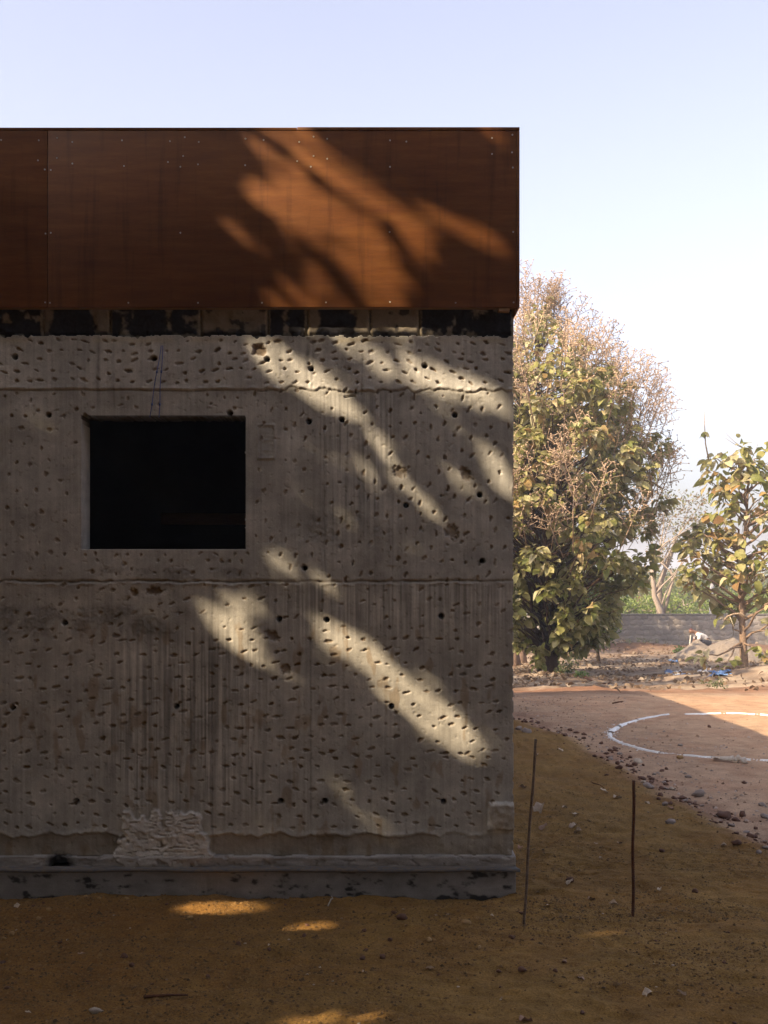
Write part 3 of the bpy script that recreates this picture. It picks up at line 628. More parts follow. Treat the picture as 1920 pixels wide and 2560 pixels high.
for i, (px, py, r, kind) in enumerate([(240, 2528, 17, 'P'), (1005, 2292, 14, 'E'), (985, 2282, 8, 'E'), (1165, 2305, 13, 'T'), (905, 2396, 9, 'E'), (957, 2392, 9, 'E'), (1306, 2424, 12, 'E'), (1388, 2427, 8, 'E'), (1197, 2368, 9, 'T'), (1450, 2440, 10, 'T'), (1073, 2350, 10, 'T'), (97, 2298, 9, 'T'), (122, 2275, 7, 'T'), (476, 2298, 9, 'T'), (215, 2240, 6, 'T'), (248, 2246, 6, 'T'), (317, 2248, 6, 'T'), (30, 2335, 9, 'T'), (10, 2345, 7, 'T'), (760, 2341, 7, 'E'), (673, 2373, 6, 'E'), (975, 2348, 8, 'E'), (915, 2375, 6, 'E'), (1738, 2226, 9, 'E'), (1655, 2127, 8, 'E'), (1425, 2200, 11, 'E'), (1813, 2035, 20, 'E'), (1856, 2034, 14, 'E'), (1745, 1980, 17, 'G'), (1620, 1962, 15, 'G'), (1608, 1953, 9, 'P'), (1912, 2040, 12, 'G'), (1595, 1900, 14, 'P'), (1700, 1892, 9, 'T'), (1547, 1918, 10, 'E'), (1773, 1815, 7, 'E'), (1700, 1862, 7, 'G'), (1905, 2010, 10, 'G'), (1860, 1955, 8, 'E'), (1662, 2010, 9, 'G'), (1680, 1970, 10, 'P'), (1455, 2530, 7, 'E'), (520, 2440, 6, 'E'), (310, 2390, 11, 'E'), (330, 2410, 9, 'E')]):
    p = ground_at(px, py + r * .5); rr = r * p[1] / F
    me = {'E': EARTH, 'T': TANS, 'G': GREY, 'P': PALE}[kind]; me = me[i % len(me)]
    lab, grp = {'E': ('dark brown earth clod lying loose on the ground', 'dark earth clods lying loose'), 'T': ('ochre earth lump lying loose on the ground', 'ochre lumps lying loose'), 'G': ('grey stone lying loose beside the rubble line', 'grey stones beside the rubble line'), 'P': ('pale angular stone lying loose on the ground', 'pale stones lying loose')}[kind]
    rock('stone' if kind in 'GP' else 'earth_clod', me, p, rr, lab, 'stone' if kind in 'GP' else 'clod', grp, (1, random.uniform(.7, 1.2), 1))
rs = np.random.RandomState(5)
for i in range(300):                                               # rubble line between sand and path
    y = 6.6 + 7.4 * rs.rand() ** 1.4; x = float(edge_x(y)) + .12 + rs.randn() * .15; r = .007 + .026 * rs.rand() ** 3
    px = x / y * F + 960
    if px > 1990: continue
    rock('earth_clod', EARTH[i % 4] if rs.rand() < .8 else GREY[i % 3], (x, y, float(terrain(x, y))), r, 'small lump in the rubble line along the edge of the sand', 'clod', 'rubble line along the sand', (1, rs.uniform(.7, 1.3), rs.uniform(.7, 1.1)))
for i in range(70):                                                # small clods and pale bits over the foreground sand
    x, y = rs.uniform(-1.9, 1.9), rs.uniform(4.1, 5.9)
    if rs.rand() < .6: rock('earth_clod', EARTH[i % 4], (x, y, float(terrain(x, y))), rs.uniform(.006, .015), 'dark brown earth clod lying loose on the ground', 'clod', 'dark earth clods lying loose', (1, rs.uniform(.7, 1.2), .8))
    else: rock('stone', PALE[i % 2], (x, y, float(terrain(x, y))), rs.uniform(.004, .009), 'tiny pale stone chip on the shaded sand below the facade', 'stone', 'pale chips on the shaded sand', (1, rs.uniform(.6, 1.2), .6))
# fine gravel and crumbs that nobody could count
OCT = np.array([[1, 0, 0], [0, 1, 0], [-1, 0, 0], [0, -1, 0], [0, 0, .8], [0, 0, -.5]], float); OF = np.array([[0, 1, 4], [1, 2, 4], [2, 3, 4], [3, 0, 4], [1, 0, 5], [2, 1, 5], [3, 2, 5], [0, 3, 5]]); PF = OF[:4]
def crumbs(name, x, y, r, cols, label):
    n = len(x); z = terrain(x, y) + r * .2; M = np.zeros((n, 3, 3)); a = rs.rand(n) * 6.28
    sc = r[:, None] * rs.uniform(.6, 1.3, (n, 3)); M[:, 0, 0] = np.cos(a) * sc[:, 0]; M[:, 0, 1] = -np.sin(a) * sc[:, 1]; M[:, 1, 0] = np.sin(a) * sc[:, 0]; M[:, 1, 1] = np.cos(a) * sc[:, 1]; M[:, 2, 2] = sc[:, 2]; M[:, 0, 2] = .3 * r * rs.randn(n)
    G = Geo(); G.inst(OCT[:5] - [0, 0, .15], PF, np.stack([x, y, z], -1), M, cols); tag(obj(name, G.mesh(name), M_rock), label, None, None, 'stuff')
n = 60000; x = rs.uniform(-2.3, 2.5, n); y = rs.uniform(3.9, 6.0, n) ; cl = fbm(x * 1.6, y * 1.6, 3, 300) + .25 * sst(-.5, -1.8, x)
kp = rs.rand(n) < sst(.40, .66, cl) * .75 + .10; x, y = x[kp], y[kp]; n = len(x)
crumbs('sand_crumbs', x, y, .0026 + .007 * rs.rand(n) ** 4 + .006 * (rs.rand(n) < .02), np.array([.25, .14, .045]) * rs.uniform(.25, 1.05, (n, 1)), 'fine ochre crumbs strewn over the shaded sand')
n = 26000; y = 5.6 + 7.9 * rs.rand(n) ** 1.5; x = rs.uniform(.7, 2.6, n); kp = (x < edge_x(y)) & (rs.rand(n) < .15 + sst(.4, .62, fbm(x * 2, y * 2.5, 3, 310))); x, y = x[kp], y[kp]; n = len(x)
crumbs('sand_grit', x, y, .0032 + .007 * rs.rand(n) ** 4, np.array([.25, .15, .05]) * rs.uniform(.25, 1.05, (n, 1)), 'coarse grit strewn over the sand slope beside the building')
n = 3600; y = rs.uniform(7, 16.5, n); x = edge_x(y) + .05 + np.abs(rs.randn(n)) * 1.1; kp = x / y * F < 1100; x, y = x[kp], y[kp]; n = len(x)
crumbs('path_gravel', x, y, .004 + .016 * rs.rand(n) ** 5, np.where(rs.rand(n, 1) < .4, np.array([[.2, .115, .07]]), np.array([[.36, .28, .22]])) * rs.uniform(.5, 1.2, (n, 1)), 'loose gravel and crumbs on the red path')

# leaf templates: ovate blade folded along the midrib and curled
def leaf_tpl(width, fold, curl, wave, seed):
    rs_ = np.random.RandomState(seed); ts = [0, .14, .34, .56, .78, 1.0]; ws = [.10, .78, 1.0, .96, .68, .06]
    V = []
    for t_, w_ in zip(ts, ws):
        z = -curl * t_ ** 2 + .05 * math.sin(t_ * 3); w_ *= width / 2
        e = wave * rs_.randn(2)
        V += [(t_, -w_, z + fold * w_ + e[0]), (t_, 0, z), (t_, w_, z + fold * w_ + e[1])]
    Q = []
    for i in range(5): Q += [[3 * i, 3 * i + 3, 3 * i + 4, 3 * i + 1], [3 * i + 1, 3 * i + 4, 3 * i + 5, 3 * i + 2]]
    return np.array(V), np.array(Q)
TPL = [leaf_tpl(.74, .3, .25, .03, 1), leaf_tpl(.68, .12, .45, .04, 2), leaf_tpl(.78, .4, .1, .03, 3), leaf_tpl(.6, .7, .6, .05, 4)]
leaf_me = []
for (v, q) in TPL:
    me = npmesh('leaf', v, q, None, True); me.materials.append(M_leaf_o); leaf_me.append(me)
dry_me = []
for (wd, fo, cu) in ((.6, .7, .5), (.5, 1.1, .8), (.65, .4, -.4)):
    v, q = leaf_tpl(wd, fo, cu, .07, int(wd * 100)); v = v - [.5, 0, 0]; me = npmesh('dry_leaf', v, q, None, True); me.materials.append(M_dry); dry_me.append(me)
for i, (px, py, L) in enumerate([(1347, 2028, 42), (1310, 1970, 24), (1360, 2075, 28), (1432, 2070, 24), (1440, 2085, 26), (1510, 1982, 20), (1545, 1996, 26), (1414, 2020, 18), (1440, 2040, 18), (1480, 2250, 22), (1530, 2262, 26), (1425, 2212, 22), (1648, 2224, 16), (1500, 2147, 12), (1490, 2113, 14), (1550, 2110, 16), (1806, 2118, 20), (1675, 2024, 16), (1455, 2452, 22), (1413, 2408, 14), (1075, 2428, 20), (912, 2439, 16), (1615, 2492, 34), (1703, 2492, 26), (1316, 2555, 40), (413, 2454, 14), (205, 2390, 20), (42, 2268, 20), (672, 2373, 10), (1015, 2320, 10), (1300, 2120, 20), (1305, 1828, 12), (1790, 1904, 26), (1840, 1907, 30), (1620, 2010, 16), (1402, 1878, 12), (1550, 2290, 12), (770, 2438, 10), (560, 2375, 8), (1255, 2498, 8), (1690, 2330, 10), (1370, 2268, 9), (1230, 2290, 9), (1090, 2290, 12), (70, 2540, 14), (800, 2420, 8), (1340, 1890, 16)]):
    p = ground_at(px, py); s = L * p[1] / F * 1.15
    o = bpy.data.objects.new('dry_leaf', dry_me[i % 3]); C.objects.link(o); o.location = (p[0], p[1], p[2] + s * .12); o.scale = (s, s, s * .8)
    o.rotation_euler = (random.uniform(-.25, .25), random.uniform(-.25, .25), random.uniform(0, 6.28)); tag(o, 'curled pale dry leaf lying on the sand', 'leaf', 'dry leaves scattered on the sand')
# twigs
def twig(pts, r, label, mat=M_timber, name='twig', cat='twig', group=None, lift=.01):
    G = Geo(); P = []
    for p in pts:
        g0 = ground_at(*p); P.append((g0[0], g0[1], g0[2] + lift))
    G.tube(P, np.linspace(r, r * .5, len(P)), 5, (.3, .24, .17)); tag(obj(name, G.mesh(name), mat), label, cat, group)
M_pale = ramp_mat('pale_twig', 40, [(.3, (.34, .29, .23)), (.7, (.5, .45, .38))], .9)
twig([(820, 2271), (828, 2258), (832, 2252), (829, 2246)], .004, 'pale bent twig on the sand below the facade', M_pale)
twig([(360, 2503), (420, 2500), (470, 2495)], .007, 'reddish stick half sunk in the sand', M_rust)
twig([(1532, 1760), (1545, 1757), (1558, 1755)], .012, 'short dark stick lying alone on the shaded path', M_rust)
twig([(1448, 1690), (1475, 1705), (1500, 1714), (1530, 1712)], .022, 'long curved branch lying in the litter beside the teak trunk', M_rust, lift=.03)
twig([(1480, 1850 + 110), (1500, 1968), (1512, 1975)], .004, 'thin reddish root on the edge of the sand', M_rust)
# curled bark strip by the lime line
p0, p1 = ground_at(1780, 1900), ground_at(1862, 1908); k = 14; V = []
for i in range(k):
    c = p0 + (p1 - p0) * i / (k - 1); wv = .018 * math.sin(i * 1.9) * (i > 7)
    for a in np.linspace(-.3, 2.4, 6): V.append((c[0] + .01 * math.sin(i), c[1] - .05 * math.cos(a), c[2] + .055 * max(0, math.sin(a)) * (.3 + .7 * i / k) + wv + .012))
idx = np.arange(k * 6).reshape(k, 6); o = obj('bark_strip', npmesh('bark_strip', np.array(V), np.stack([idx[:-1, :-1], idx[1:, :-1], idx[1:, 1:], idx[:-1, 1:]], -1).reshape(-1, 4)), M_pale)
s = o.modifiers.new('s', 'SOLIDIFY'); s.thickness = .006; tag(o, 'curled strip of bark lying along the lime line', 'bark')

# ------------------------------------------------------------------ trees
def frames(d, roll):
    """matrices whose x axis is d (n,3), with z up-ish, rolled"""
    d = d / (np.linalg.norm(d, axis=1)[:, None] + 1e-9)
    y = np.cross(np.array([0, 0, 1.]), d); y /= np.linalg.norm(y, axis=1)[:, None] + 1e-6
    z = np.cross(d, y); c, s_ = np.cos(roll)[:, None], np.sin(roll)[:, None]
    y2 = y * c + z * s_; z2 = -y * s_ + z * c
    return np.stack([d, y2, z2], -1)
def bent(a, b_, sag, n=6, jit=.0):
    t_ = np.linspace(0, 1, n)[:, None]; P = np.asarray(a) * (1 - t_) + np.asarray(b_) * t_; P[:, 2] += sag * np.sin(np.pi * t_[:, 0]); P[1:-1] += jit * rng.randn(n - 2, 3); return P
# panicle template
G = Geo(); rp = np.random.RandomState(9)
G.tube([(0, 0, -.3), (.01, 0, .3), (0, .01, .6)], [.010, .008, .004], 3)
for i in range(11):
    z = .12 + .045 * i; a = i * 2.4; L = .26 * (1 - .055 * i); e = np.array([math.cos(a) * L, math.sin(a) * L, z + .14])
    G.tube([(0, 0, z), e], [.006, .004], 3)
    for j in range(4):
        f = .4 + .2 * j; b0 = np.array([0, 0, z]) * (1 - f) + e * f; e2 = b0 + rp.randn(3) * .05 + [0, 0, .04]; G.tube([b0, e2], [.0045, .003], 3)
        G.add(OCT * .018 + e2, None, OF)
PAN_V = np.concatenate(G.V); PAN_Q = np.concatenate(G.Q); PAN_T = np.concatenate(G.T)

def teak(name, label, base, prof, nclump, per, leaf, seed, trunk_r, axis_top, pan=0, leaves_own=300, extra=(), bark=(.12, .085, .06), fill=.55, group=None, stems=(), thin=1.0, leafbias=.1):
    rs = np.random.RandomState(seed); base = np.array(base, float)
    root = thing(name, label, 'tree', tuple(base), group)
    z0 = np.array([p[0] for p in prof]); hw = np.array([p[1] for p in prof]); zt, zb = z0.max(), z0.min(); o_ = np.argsort(z0)
    axis = lambda z: np.array(axis_top)[None, :] * np.clip(np.atleast_1d(z) / zt, 0, 1)[:, None]
    W = Geo(); tp = np.linspace(0, zt * .93, 14); P = np.stack([axis(tp)[:, 0] + .07 * np.sin(tp * 1.3 + seed), axis(tp)[:, 1] + .06 * np.sin(tp * 1.7), tp], -1); P[0, 2] = -.25
    rad = trunk_r * np.interp(tp / zt, [0, .06, .4, .95], [1.35, 1.0, .6, .12]); W.tube(P, rad, 10, bark, .25)
    for (dx, dy, h, r) in stems: W.tube(bent((dx * .7, dy * .7, -.2), (dx * 1.8, dy * 1.8, h), 0, 6, .04), np.linspace(r, r * .5, 6), 7, bark, .25)
    cl = []
    area = lambda z: np.interp(z, z0[o_], hw[o_])
    while len(cl) < nclump:
        z = rs.uniform(zb, zt); r = area(z)
        if rs.rand() > (r / hw.max()) ** 1.2 + .04: continue
        f = (fill + (1 - fill) * rs.rand()) if rs.rand() < .75 else rs.rand(); a = rs.rand() * 6.283
        nb = .82 + .36 * vn(a * 1.3 + 9, z * .8, seed)
        ax = axis(z)[0]; cl.append((ax[0] + math.cos(a) * r * f * nb, ax[1] + math.sin(a) * r * f * nb, z))
    cl = np.array(cl + [tuple(e) for e in extra])
    lp, ld, ls, lz = [], [], [], []
    for i, c in enumerate(cl):
        za = min(max(c[2] - rs.uniform(.3, .75) * (np.hypot(c[0], c[1]) + .3), zb * .5 + .2), zt * .88); a = np.array([np.interp(za, tp, P[:, 0]), np.interp(za, tp, P[:, 1]), za])
        B = bent(a, c, -.12 * rs.rand() + .05, 6, .035); L = np.linalg.norm(c - a); W.tube(B, np.linspace(.014 + .016 * L, .007, 6) * thin, 5, bark, .1)
        out = c - axis(c[2])[0].tolist().__add__([0]) if False else c - np.array([*axis(c[2])[0], c[2]]); ol = np.linalg.norm(out) + 1e-6; out = out / ol * min(1, ol)
        m = int(per * rs.uniform(.6, 1.4)) if i < nclump else per + 2
        if c[2] > zt * .80 and pan: m = int(m * .35)
        for j in range(m):
            u = rs.randn(3); u /= np.linalg.norm(u); d = u * [1, 1, .55] + out * .7 + [0, 0, -.25]
            lp.append(c + u * [.26, .26, .30] * rs.rand() * (leaf / .28) + (B[-2] - c) * rs.rand() * .4); ld.append(d); ls.append(leaf * rs.uniform(.55, 1.25)); lz.append(c[2] / zt)
        if rs.rand() < .8: 
            for j in range(3): e = c + rs.randn(3) * .22 * (leaf / .28); W.tube([c, (c + e) / 2 + [0, 0, -.02], e], [.008, .006, .004], 4, bark)
    lp = np.array(lp); ld = np.array(ld); ls = np.array(ls); lz = np.array(lz); n = len(lp)
    roll = rs.randn(n) * .6; Mx = frames(ld, roll) * ls[:, None, None]
    u = np.clip(rs.beta(2.2, 2.6, n) + leafbias * (lz - .5) * 2, 0, 1); cols = pick(TEAK, u); var = rs.randint(0, 4, n)
    wpos = lp + base; ppx = wpos[:, 0] / wpos[:, 1] * F + 960
    seen = np.where((ppx > 1288) & (ppx < 1916) & (lz < .93))[0]; own = seen[np.argsort(wpos[seen, 1])][:leaves_own]
    mask = np.ones(n, bool); mask[own] = False
    for j in own:
        o = bpy.data.objects.new('leaf', leaf_me[var[j]]); C.objects.link(o); o.parent = root
        Mm = Matrix([[*Mx[j][0], lp[j][0]], [*Mx[j][1], lp[j][1]], [*Mx[j][2], lp[j][2]], [0, 0, 0, 1]]); o.matrix_local = Mm
    Gc = Geo()
    for k in range(4):
        s_ = mask & (var == k)
        if s_.any(): Gc.inst(TPL[k][0], TPL[k][1], lp[s_], Mx[s_], cols[s_])
    cr = obj('crown', Gc.mesh('crown', True), M_leaf, root); cr['kind'] = 'stuff'
    if pan:
        pp = []
        while len(pp) < pan:
            z = zt * rs.uniform(.25, 1.0) ** .75; r = area(z)
            if rs.rand() > .25 + r / hw.max(): continue
            a = rs.rand() * 6.283; f = rs.uniform(.72, 1.05); nb = .82 + .36 * vn(a * 1.3 + 9, z * .8, seed); ax = axis(z)[0]; pp.append((ax[0] + math.cos(a) * r * f * nb, ax[1] + math.sin(a) * r * f * nb, z))
        pp = np.array(pp); dd = np.stack([pp[:, 0] * .12, pp[:, 1] * .12, np.full(len(pp), 1.)], -1) + .25 * rs.randn(len(pp), 3)
        fr = frames(dd, rs.rand(len(pp)) * 6.28)[:, :, [1, 2, 0]] * rs.uniform(.8, 1.6, (len(pp), 1, 1)); pc = np.array([[.42, .30, .205]]) * rs.uniform(.6, 1.3, (len(pp), 1))
        Gp = Geo(); Gp.inst(PAN_V, PAN_Q, pp, fr, pc); Gp.n = len(pp) * len(PAN_V)
        Gp.T.append((PAN_T[None] + (np.arange(len(pp)) * len(PAN_V))[:, None, None]).reshape(-1, 3))
        po = obj('flower_panicles', Gp.mesh('flower_panicles'), M_bark, root); po['kind'] = 'stuff'
    obj('trunk', W.mesh('trunk', True), M_bark, root)
    return root
SL = F / 28.0
bl = np.array([wx(1380, 28), 28, float(terrain(wx(1380, 28), 28))])
profL = [((1690 - y) / SL, h) for y, h in [(1640, .8), (1600, 1.5), (1500, 2.05), (1420, 2.6), (1300, 2.95), (1130, 2.95), (1000, 2.5), (920, 1.85), (860, 1.1), (800, .55), (760, .2)]]
teak('teak_tree', 'tall leafy teak tree with brown seed panicles rising beside the building', bl, profL, 640, 24, .215, 21, .15, (-.35, .0), 300, 300, bark=(.085, .05, .032), stems=((-.35, -.15, 2.6, .06), (-.18, -.3, 1.2, .05)), fill=.5, thin=.6)
SR = F / 27.0
br = np.array([wx(1855, 27), 27, float(terrain(wx(1855, 27), 27))])
profR = [((1700 - y) / SR, h) for y, h in [(1555, .5), (1500, 1.3), (1440, 1.6), (1350, 1.45), (1250, 1.25), (1160, .95), (1110, .35)]]
ex = [((px - 1855) / SR, dy, (1700 - py) / SR) for px, py, dy in [(1735, 1632, -.8), (1795, 1652, -.7), (1905, 1560, -.6), (1900, 1640, -.5), (1780, 1180, -.2), (1775, 1150, -.1), (1760, 1290, -.3), (1700, 1430, -.4), (1740, 1410, -.4), (1720, 1455, -.2)]]
teak('teak_tree', 'slender young teak tree with a bare visible trunk and sparse leaves', br, profR, 84, 10, .25, 33, .10, (.12, 0), 0, 300, ex, bark=(.24, .165, .115), fill=.35, leafbias=0)
# bare shoot standing over the young teak's crown
# more teak trunks behind the tall one
for (px, d, h, r, s, lab) in [(1292, 33, 6.5, .16, 41, 'teak tree half hidden by the building with a thick pale trunk'), (1312, 36, 7.0, .13, 42, 'teak tree standing deep behind the tall teak')]:
    b_ = (wx(px, d), d, float(terrain(wx(px, d), d)))
    teak('teak_tree', lab, b_, [(2.2, .8), (3.2, 1.8), (4.6, 2.0), (5.8, 1.3), (h, .3)], 46, 11, .28, s, r, (-.6, 0), 0, 0, bark=(.22, .15, .11))
# small-leaved trees, shrubs and the far grove
LV = np.array([[0, 0, 0], [.5, -.28, .06], [1, 0, 0], [.5, .28, .06]]); LQ = np.array([[0, 1, 2, 3]])
def leafy(name, label, cat, base, clumps, nleaf, leaf, cols, seed, trunks=(), bark=(.3, .24, .19), group=None, branch=True):
    rs = np.random.RandomState(seed); base = np.array(base, float); root = thing(name, label, cat, tuple(base), group)
    cl = np.array(clumps, float); wgt = cl[:, 3] ** 2; k = rs.choice(len(cl), nleaf, p=wgt / wgt.sum()); u = rs.randn(nleaf, 3); u /= np.linalg.norm(u, axis=1)[:, None]
    rad = rs.rand(nleaf) ** .45; p = cl[k, :3] + u * (cl[k, 3] * rad)[:, None] * [1, 1, .85]
    d = u + rs.randn(nleaf, 3) * .8; Mx = frames(d, rs.randn(nleaf)) * (leaf * rs.uniform(.6, 1.4, nleaf))[:, None, None]
    cc = np.array(cols)[rs.randint(0, len(cols), nleaf)] * rs.uniform(.75, 1.25, (nleaf, 1))
    G = Geo(); G.inst(LV, LQ, p, Mx, cc); o = obj('crown', G.mesh('crown'), M_leaf, root); o['kind'] = 'stuff'
    W = Geo()
    for (pts, r0, r1) in trunks: W.tube(pts, np.linspace(r0, r1, len(pts)), 7, bark, .2)
    if branch:
        st = trunks[0][0] if trunks else [(0, 0, -.2), (0, 0, cl[:, 2].mean())]
        for c in cl:
            a = np.array(st[-1 if len(st) < 3 else rs.randint(1, len(st))], float); W.tube(bent(a, c[:3], .08, 6, .05), np.linspace(.05, .012, 6) * min(1, np.linalg.norm(c[:3] - a) / 2 + .2), 5, bark)
            for j in range(3): W.tube([c[:3], c[:3] + rs.randn(3) * c[3] * .6], [.014, .006], 4, bark)
    if W.n: obj('trunk', W.mesh('trunk', True), M_bark, root)
    return root
def rel(px, py, d, base, dy=0): return ((px - 960) / F * d - base[0], dy, EYE - (py - 1430) / F * d - base[2])
d = 53.0; bm_ = np.array([wx(1660, d), d, float(terrain(wx(1660, d), d))])
tr = [([rel(1658, 1560, d, bm_), rel(1650, 1525, d, bm_), rel(1636, 1490, d, bm_), rel(1632, 1440, d, bm_), rel(1628, 1390, d, bm_)], .17, .08),
      ([rel(1662, 1560, d, bm_, .6), rel(1656, 1520, d, bm_, .6), rel(1655, 1470, d, bm_, .6), rel(1668, 1430, d, bm_, .6), rel(1684, 1390, d, bm_, .6), rel(1700, 1340, d, bm_, .6)], .20, .07),
      ([rel(1660, 1545, d, bm_, .3), rel(1672, 1500, d, bm_, .3), rel(1686, 1455, d, bm_, .3), rel(1680, 1420, d, bm_, .3)], .09, .05)]
cm = [(*rel(px, py, d, bm_, random.uniform(-1, 1)), r) for px, py, r in [(1600, 1480, .5), (1620, 1430, .5), (1660, 1380, .7), (1700, 1350, .7), (1690, 1290, .8), (1730, 1260, .7), (1750, 1300, .6), (1720, 1320, .6), (1760, 1250, .5), (1640, 1330, .7), (1680, 1420, .5), (1705, 1470, .4), (1735, 1380, .5), (1670, 1250, .6), (1620, 1300, .7)]]
leafy('grove_tree', 'open-crowned tree with forked pale trunks rising behind the boundary wall', 'tree', bm_, cm, 1500, .15, [(.20, .19, .08), (.26, .22, .12), (.15, .16, .06), (.24, .15, .07)], 51, tr)
d = 36.0; b_ = np.array([wx(1500, d), d, float(terrain(wx(1500, d), d))])
leafy('leafy_shrub', 'dense small-leaved green shrub beside the tall teak', 'shrub', b_, [(*rel(px, py, d, b_, random.uniform(-.6, .6)), r) for px, py, r in [(1500, 1590, .42), (1480, 1560, .5), (1520, 1560, .4), (1470, 1520, .6), (1510, 1500, .55), (1450, 1480, .7), (1540, 1480, .5), (1430, 1540, .6)]], 3600, .11, [(.06, .10, .02), (.09, .14, .03), (.13, .17, .05)], 52, [([(0, 0, -.2), (-.1, 0, .6), (-.3, 0, 1.4)], .06, .03)], (.09, .06, .04))
for i, (px, py, h, w_, lab) in enumerate([(1435, 1665, 50, 50, 'low grey-green weed at the foot of the tall teak'), (1422, 1692, 40, 30, 'dark leafy weed against the tall teak trunk'), (1455, 1696, 22, 18, 'bright green seedling in the litter by the teak'), (1700, 1642, 26, 14, 'bright green tuft on the spoil by the sand heap'), (1782, 1722, 26, 20, 'grey-green weed tuft in front of the tarpaulin'), (1600, 1612, 16, 50, 'low green weeds growing along the boundary wall')]):
    b_ = ground_at(px, py); rsx = np.random.RandomState(i); h, w_ = h * b_[1] / F, w_ * b_[1] / F
    leafy('weed', lab, 'weed', b_, [(rsx.uniform(-w_, w_), rsx.uniform(-.2, .2), h * rsx.uniform(.3, .8), h * .3) for _ in range(7)], 150, h * .24, [(.08, .16, .03), (.12, .17, .06)] if i in (2, 3) else [(.12, .14, .06), (.17, .18, .09), (.07, .09, .03)], 70 + i, branch=False)
for i, (px, d, top, hw, lab) in enumerate([(1560, 58, 1478, 2.2, 'A'), (1605, 60, 1488, 1.4, 'A'), (1700, 60, 1462, 2.4, 'B'), (1760, 63, 1478, 2.0, 'B'), (1810, 58, 1488, 1.6, 'B'), (1880, 62, 1470, 2.2, 'B'), (1960, 60, 1470, 2.2, 'B'), (1480, 60, 1470, 2.4, 'A'), (1400, 60, 1465, 2.4, 'A')]):
    b_ = np.array([wx(px, d), d, float(terrain(wx(px, d), d))]); h = EYE - (top - 1430) / F * d - b_[2]; rsx = np.random.RandomState(90 + i)
    leafy('roadside_bush', 'pale yellow-green bush just behind the boundary wall', 'bush', b_, [(rsx.uniform(-hw, hw) * .8, rsx.uniform(-.8, .8), h * rsx.uniform(.35, .85), h * .24) for _ in range(14)], 2600, .15, [(.20, .26, .05), (.26, .30, .08), (.15, .2, .05)], 80 + i, group='pale green bushes behind the boundary wall')
for i in range(26):
    rsx = np.random.RandomState(400 + i); d = rsx.uniform(80, 150); px = 1230 + 34 * i + rsx.uniform(-12, 12); top = 1424 + rsx.uniform(-24, 22)
    b_ = np.array([wx(px, d), d, float(terrain(wx(px, d), d))]); h = EYE - (top - 1430) / F * d - b_[2]; w_ = rsx.uniform(1.6, 2.6)
    leafy('grove_tree', 'pale hazy tree in the far grove beyond the boundary wall', 'tree', b_, [(rsx.uniform(-w_, w_), rsx.uniform(-w_, w_), h * rsx.uniform(.3, .86), h * .16) for _ in range(13)], 2200, .30, [(.12, .15, .05), (.18, .19, .07), (.22, .2, .09)], 500 + i, [([(0, 0, -.3), (.1, 0, h * .3), (0, .1, h * .6)], .18, .08)], group='trees of the far grove')
d = 56.0; G = Geo(); xb = wx(1777, d); G.tube([(xb, d, float(terrain(xb, d)) - .3), (xb + .03, d, wz(1490, d)), (xb + .08, d, wz(1452, d))], [.11, .10, .095], 10, (.25, .25, .26)); tag(obj('concrete_post', G.mesh('concrete_post', True), M_rock), 'thin grey post standing among the bushes behind the boundary wall', 'post')

# ------------------------------------------------------------------ boundary wall of rubble
dW = 49.0; zt_ = wz(1535, dW); wl = thing('boundary_wall', 'low rubble stone boundary wall crossing the grove', 'wall', (wx(1650, dW), dW, -1.5)); WL = Vector(wl.location)
def wpart(o): o.location = o.location - WL; o.parent = wl; return o
wpart(box('mortar', wx(900, dW), wx(3000, dW), dW + .03, dW + .38, -2.2, zt_ - .035, M_mortar))
wpart(box('coping', wx(900, dW), wx(3000, dW), dW - .01, dW + .41, zt_ - .032, zt_, M_mortar, None, .01))
def stone_face(seed):
    rs_ = np.random.RandomState(seed); n = 9; a = np.arange(n) * 2 * np.pi / n; r = .5 * (1 + .18 * rs_.randn(n)); sq = 1 / np.maximum(np.abs(np.cos(a)), np.abs(np.sin(a))) ** .7
    o_ = np.stack([np.clip(r * sq * np.cos(a), -.52, .52), np.zeros(n), np.clip(r * sq * np.sin(a), -.52, .52)], -1); i_ = o_ * .78; i_[:, 1] = -.5 + .25 * rs_.randn(n)
    V = np.concatenate([o_ + [0, .6, 0], o_, i_, [[0, -.6, 0]]]); Fq = [[k * n + i, k * n + (i + 1) % n, (k + 1) * n + (i + 1) % n, (k + 1) * n + i] for k in range(2) for i in range(n)]
    me = npmesh('stone', V, [np.array(Fq), np.array([[2 * n + i, 2 * n + (i + 1) % n, 3 * n] for i in range(n)])], np.array([.19, .165, .145]) * rs_.uniform(.8, 1.2) * np.ones((len(V), 1))); me.materials.append(M_wall2); return me
SF = [stone_face(i) for i in range(8)]; z = zt_ - .16; row = 0; rs = np.random.RandomState(77)
while z > -1.75:
    x = wx(1440, dW) + rs.rand() * .2
    while x < wx(1990, dW):
        w_ = rs.uniform(.2, .42); h_ = rs.uniform(.17, .25); o = bpy.data.objects.new('stone', SF[rs.randint(8)]); C.objects.link(o); o.parent = wl
        o.location = Vector((x + w_ / 2, dW + .03, z + rs.randn() * .02)) - WL; o.scale = (w_ * 1.02, .03, h_ * 1.04); o.rotation_euler = (0, rs.randn() * .12, 0); x += w_ * .96
    z -= .215; row += 1

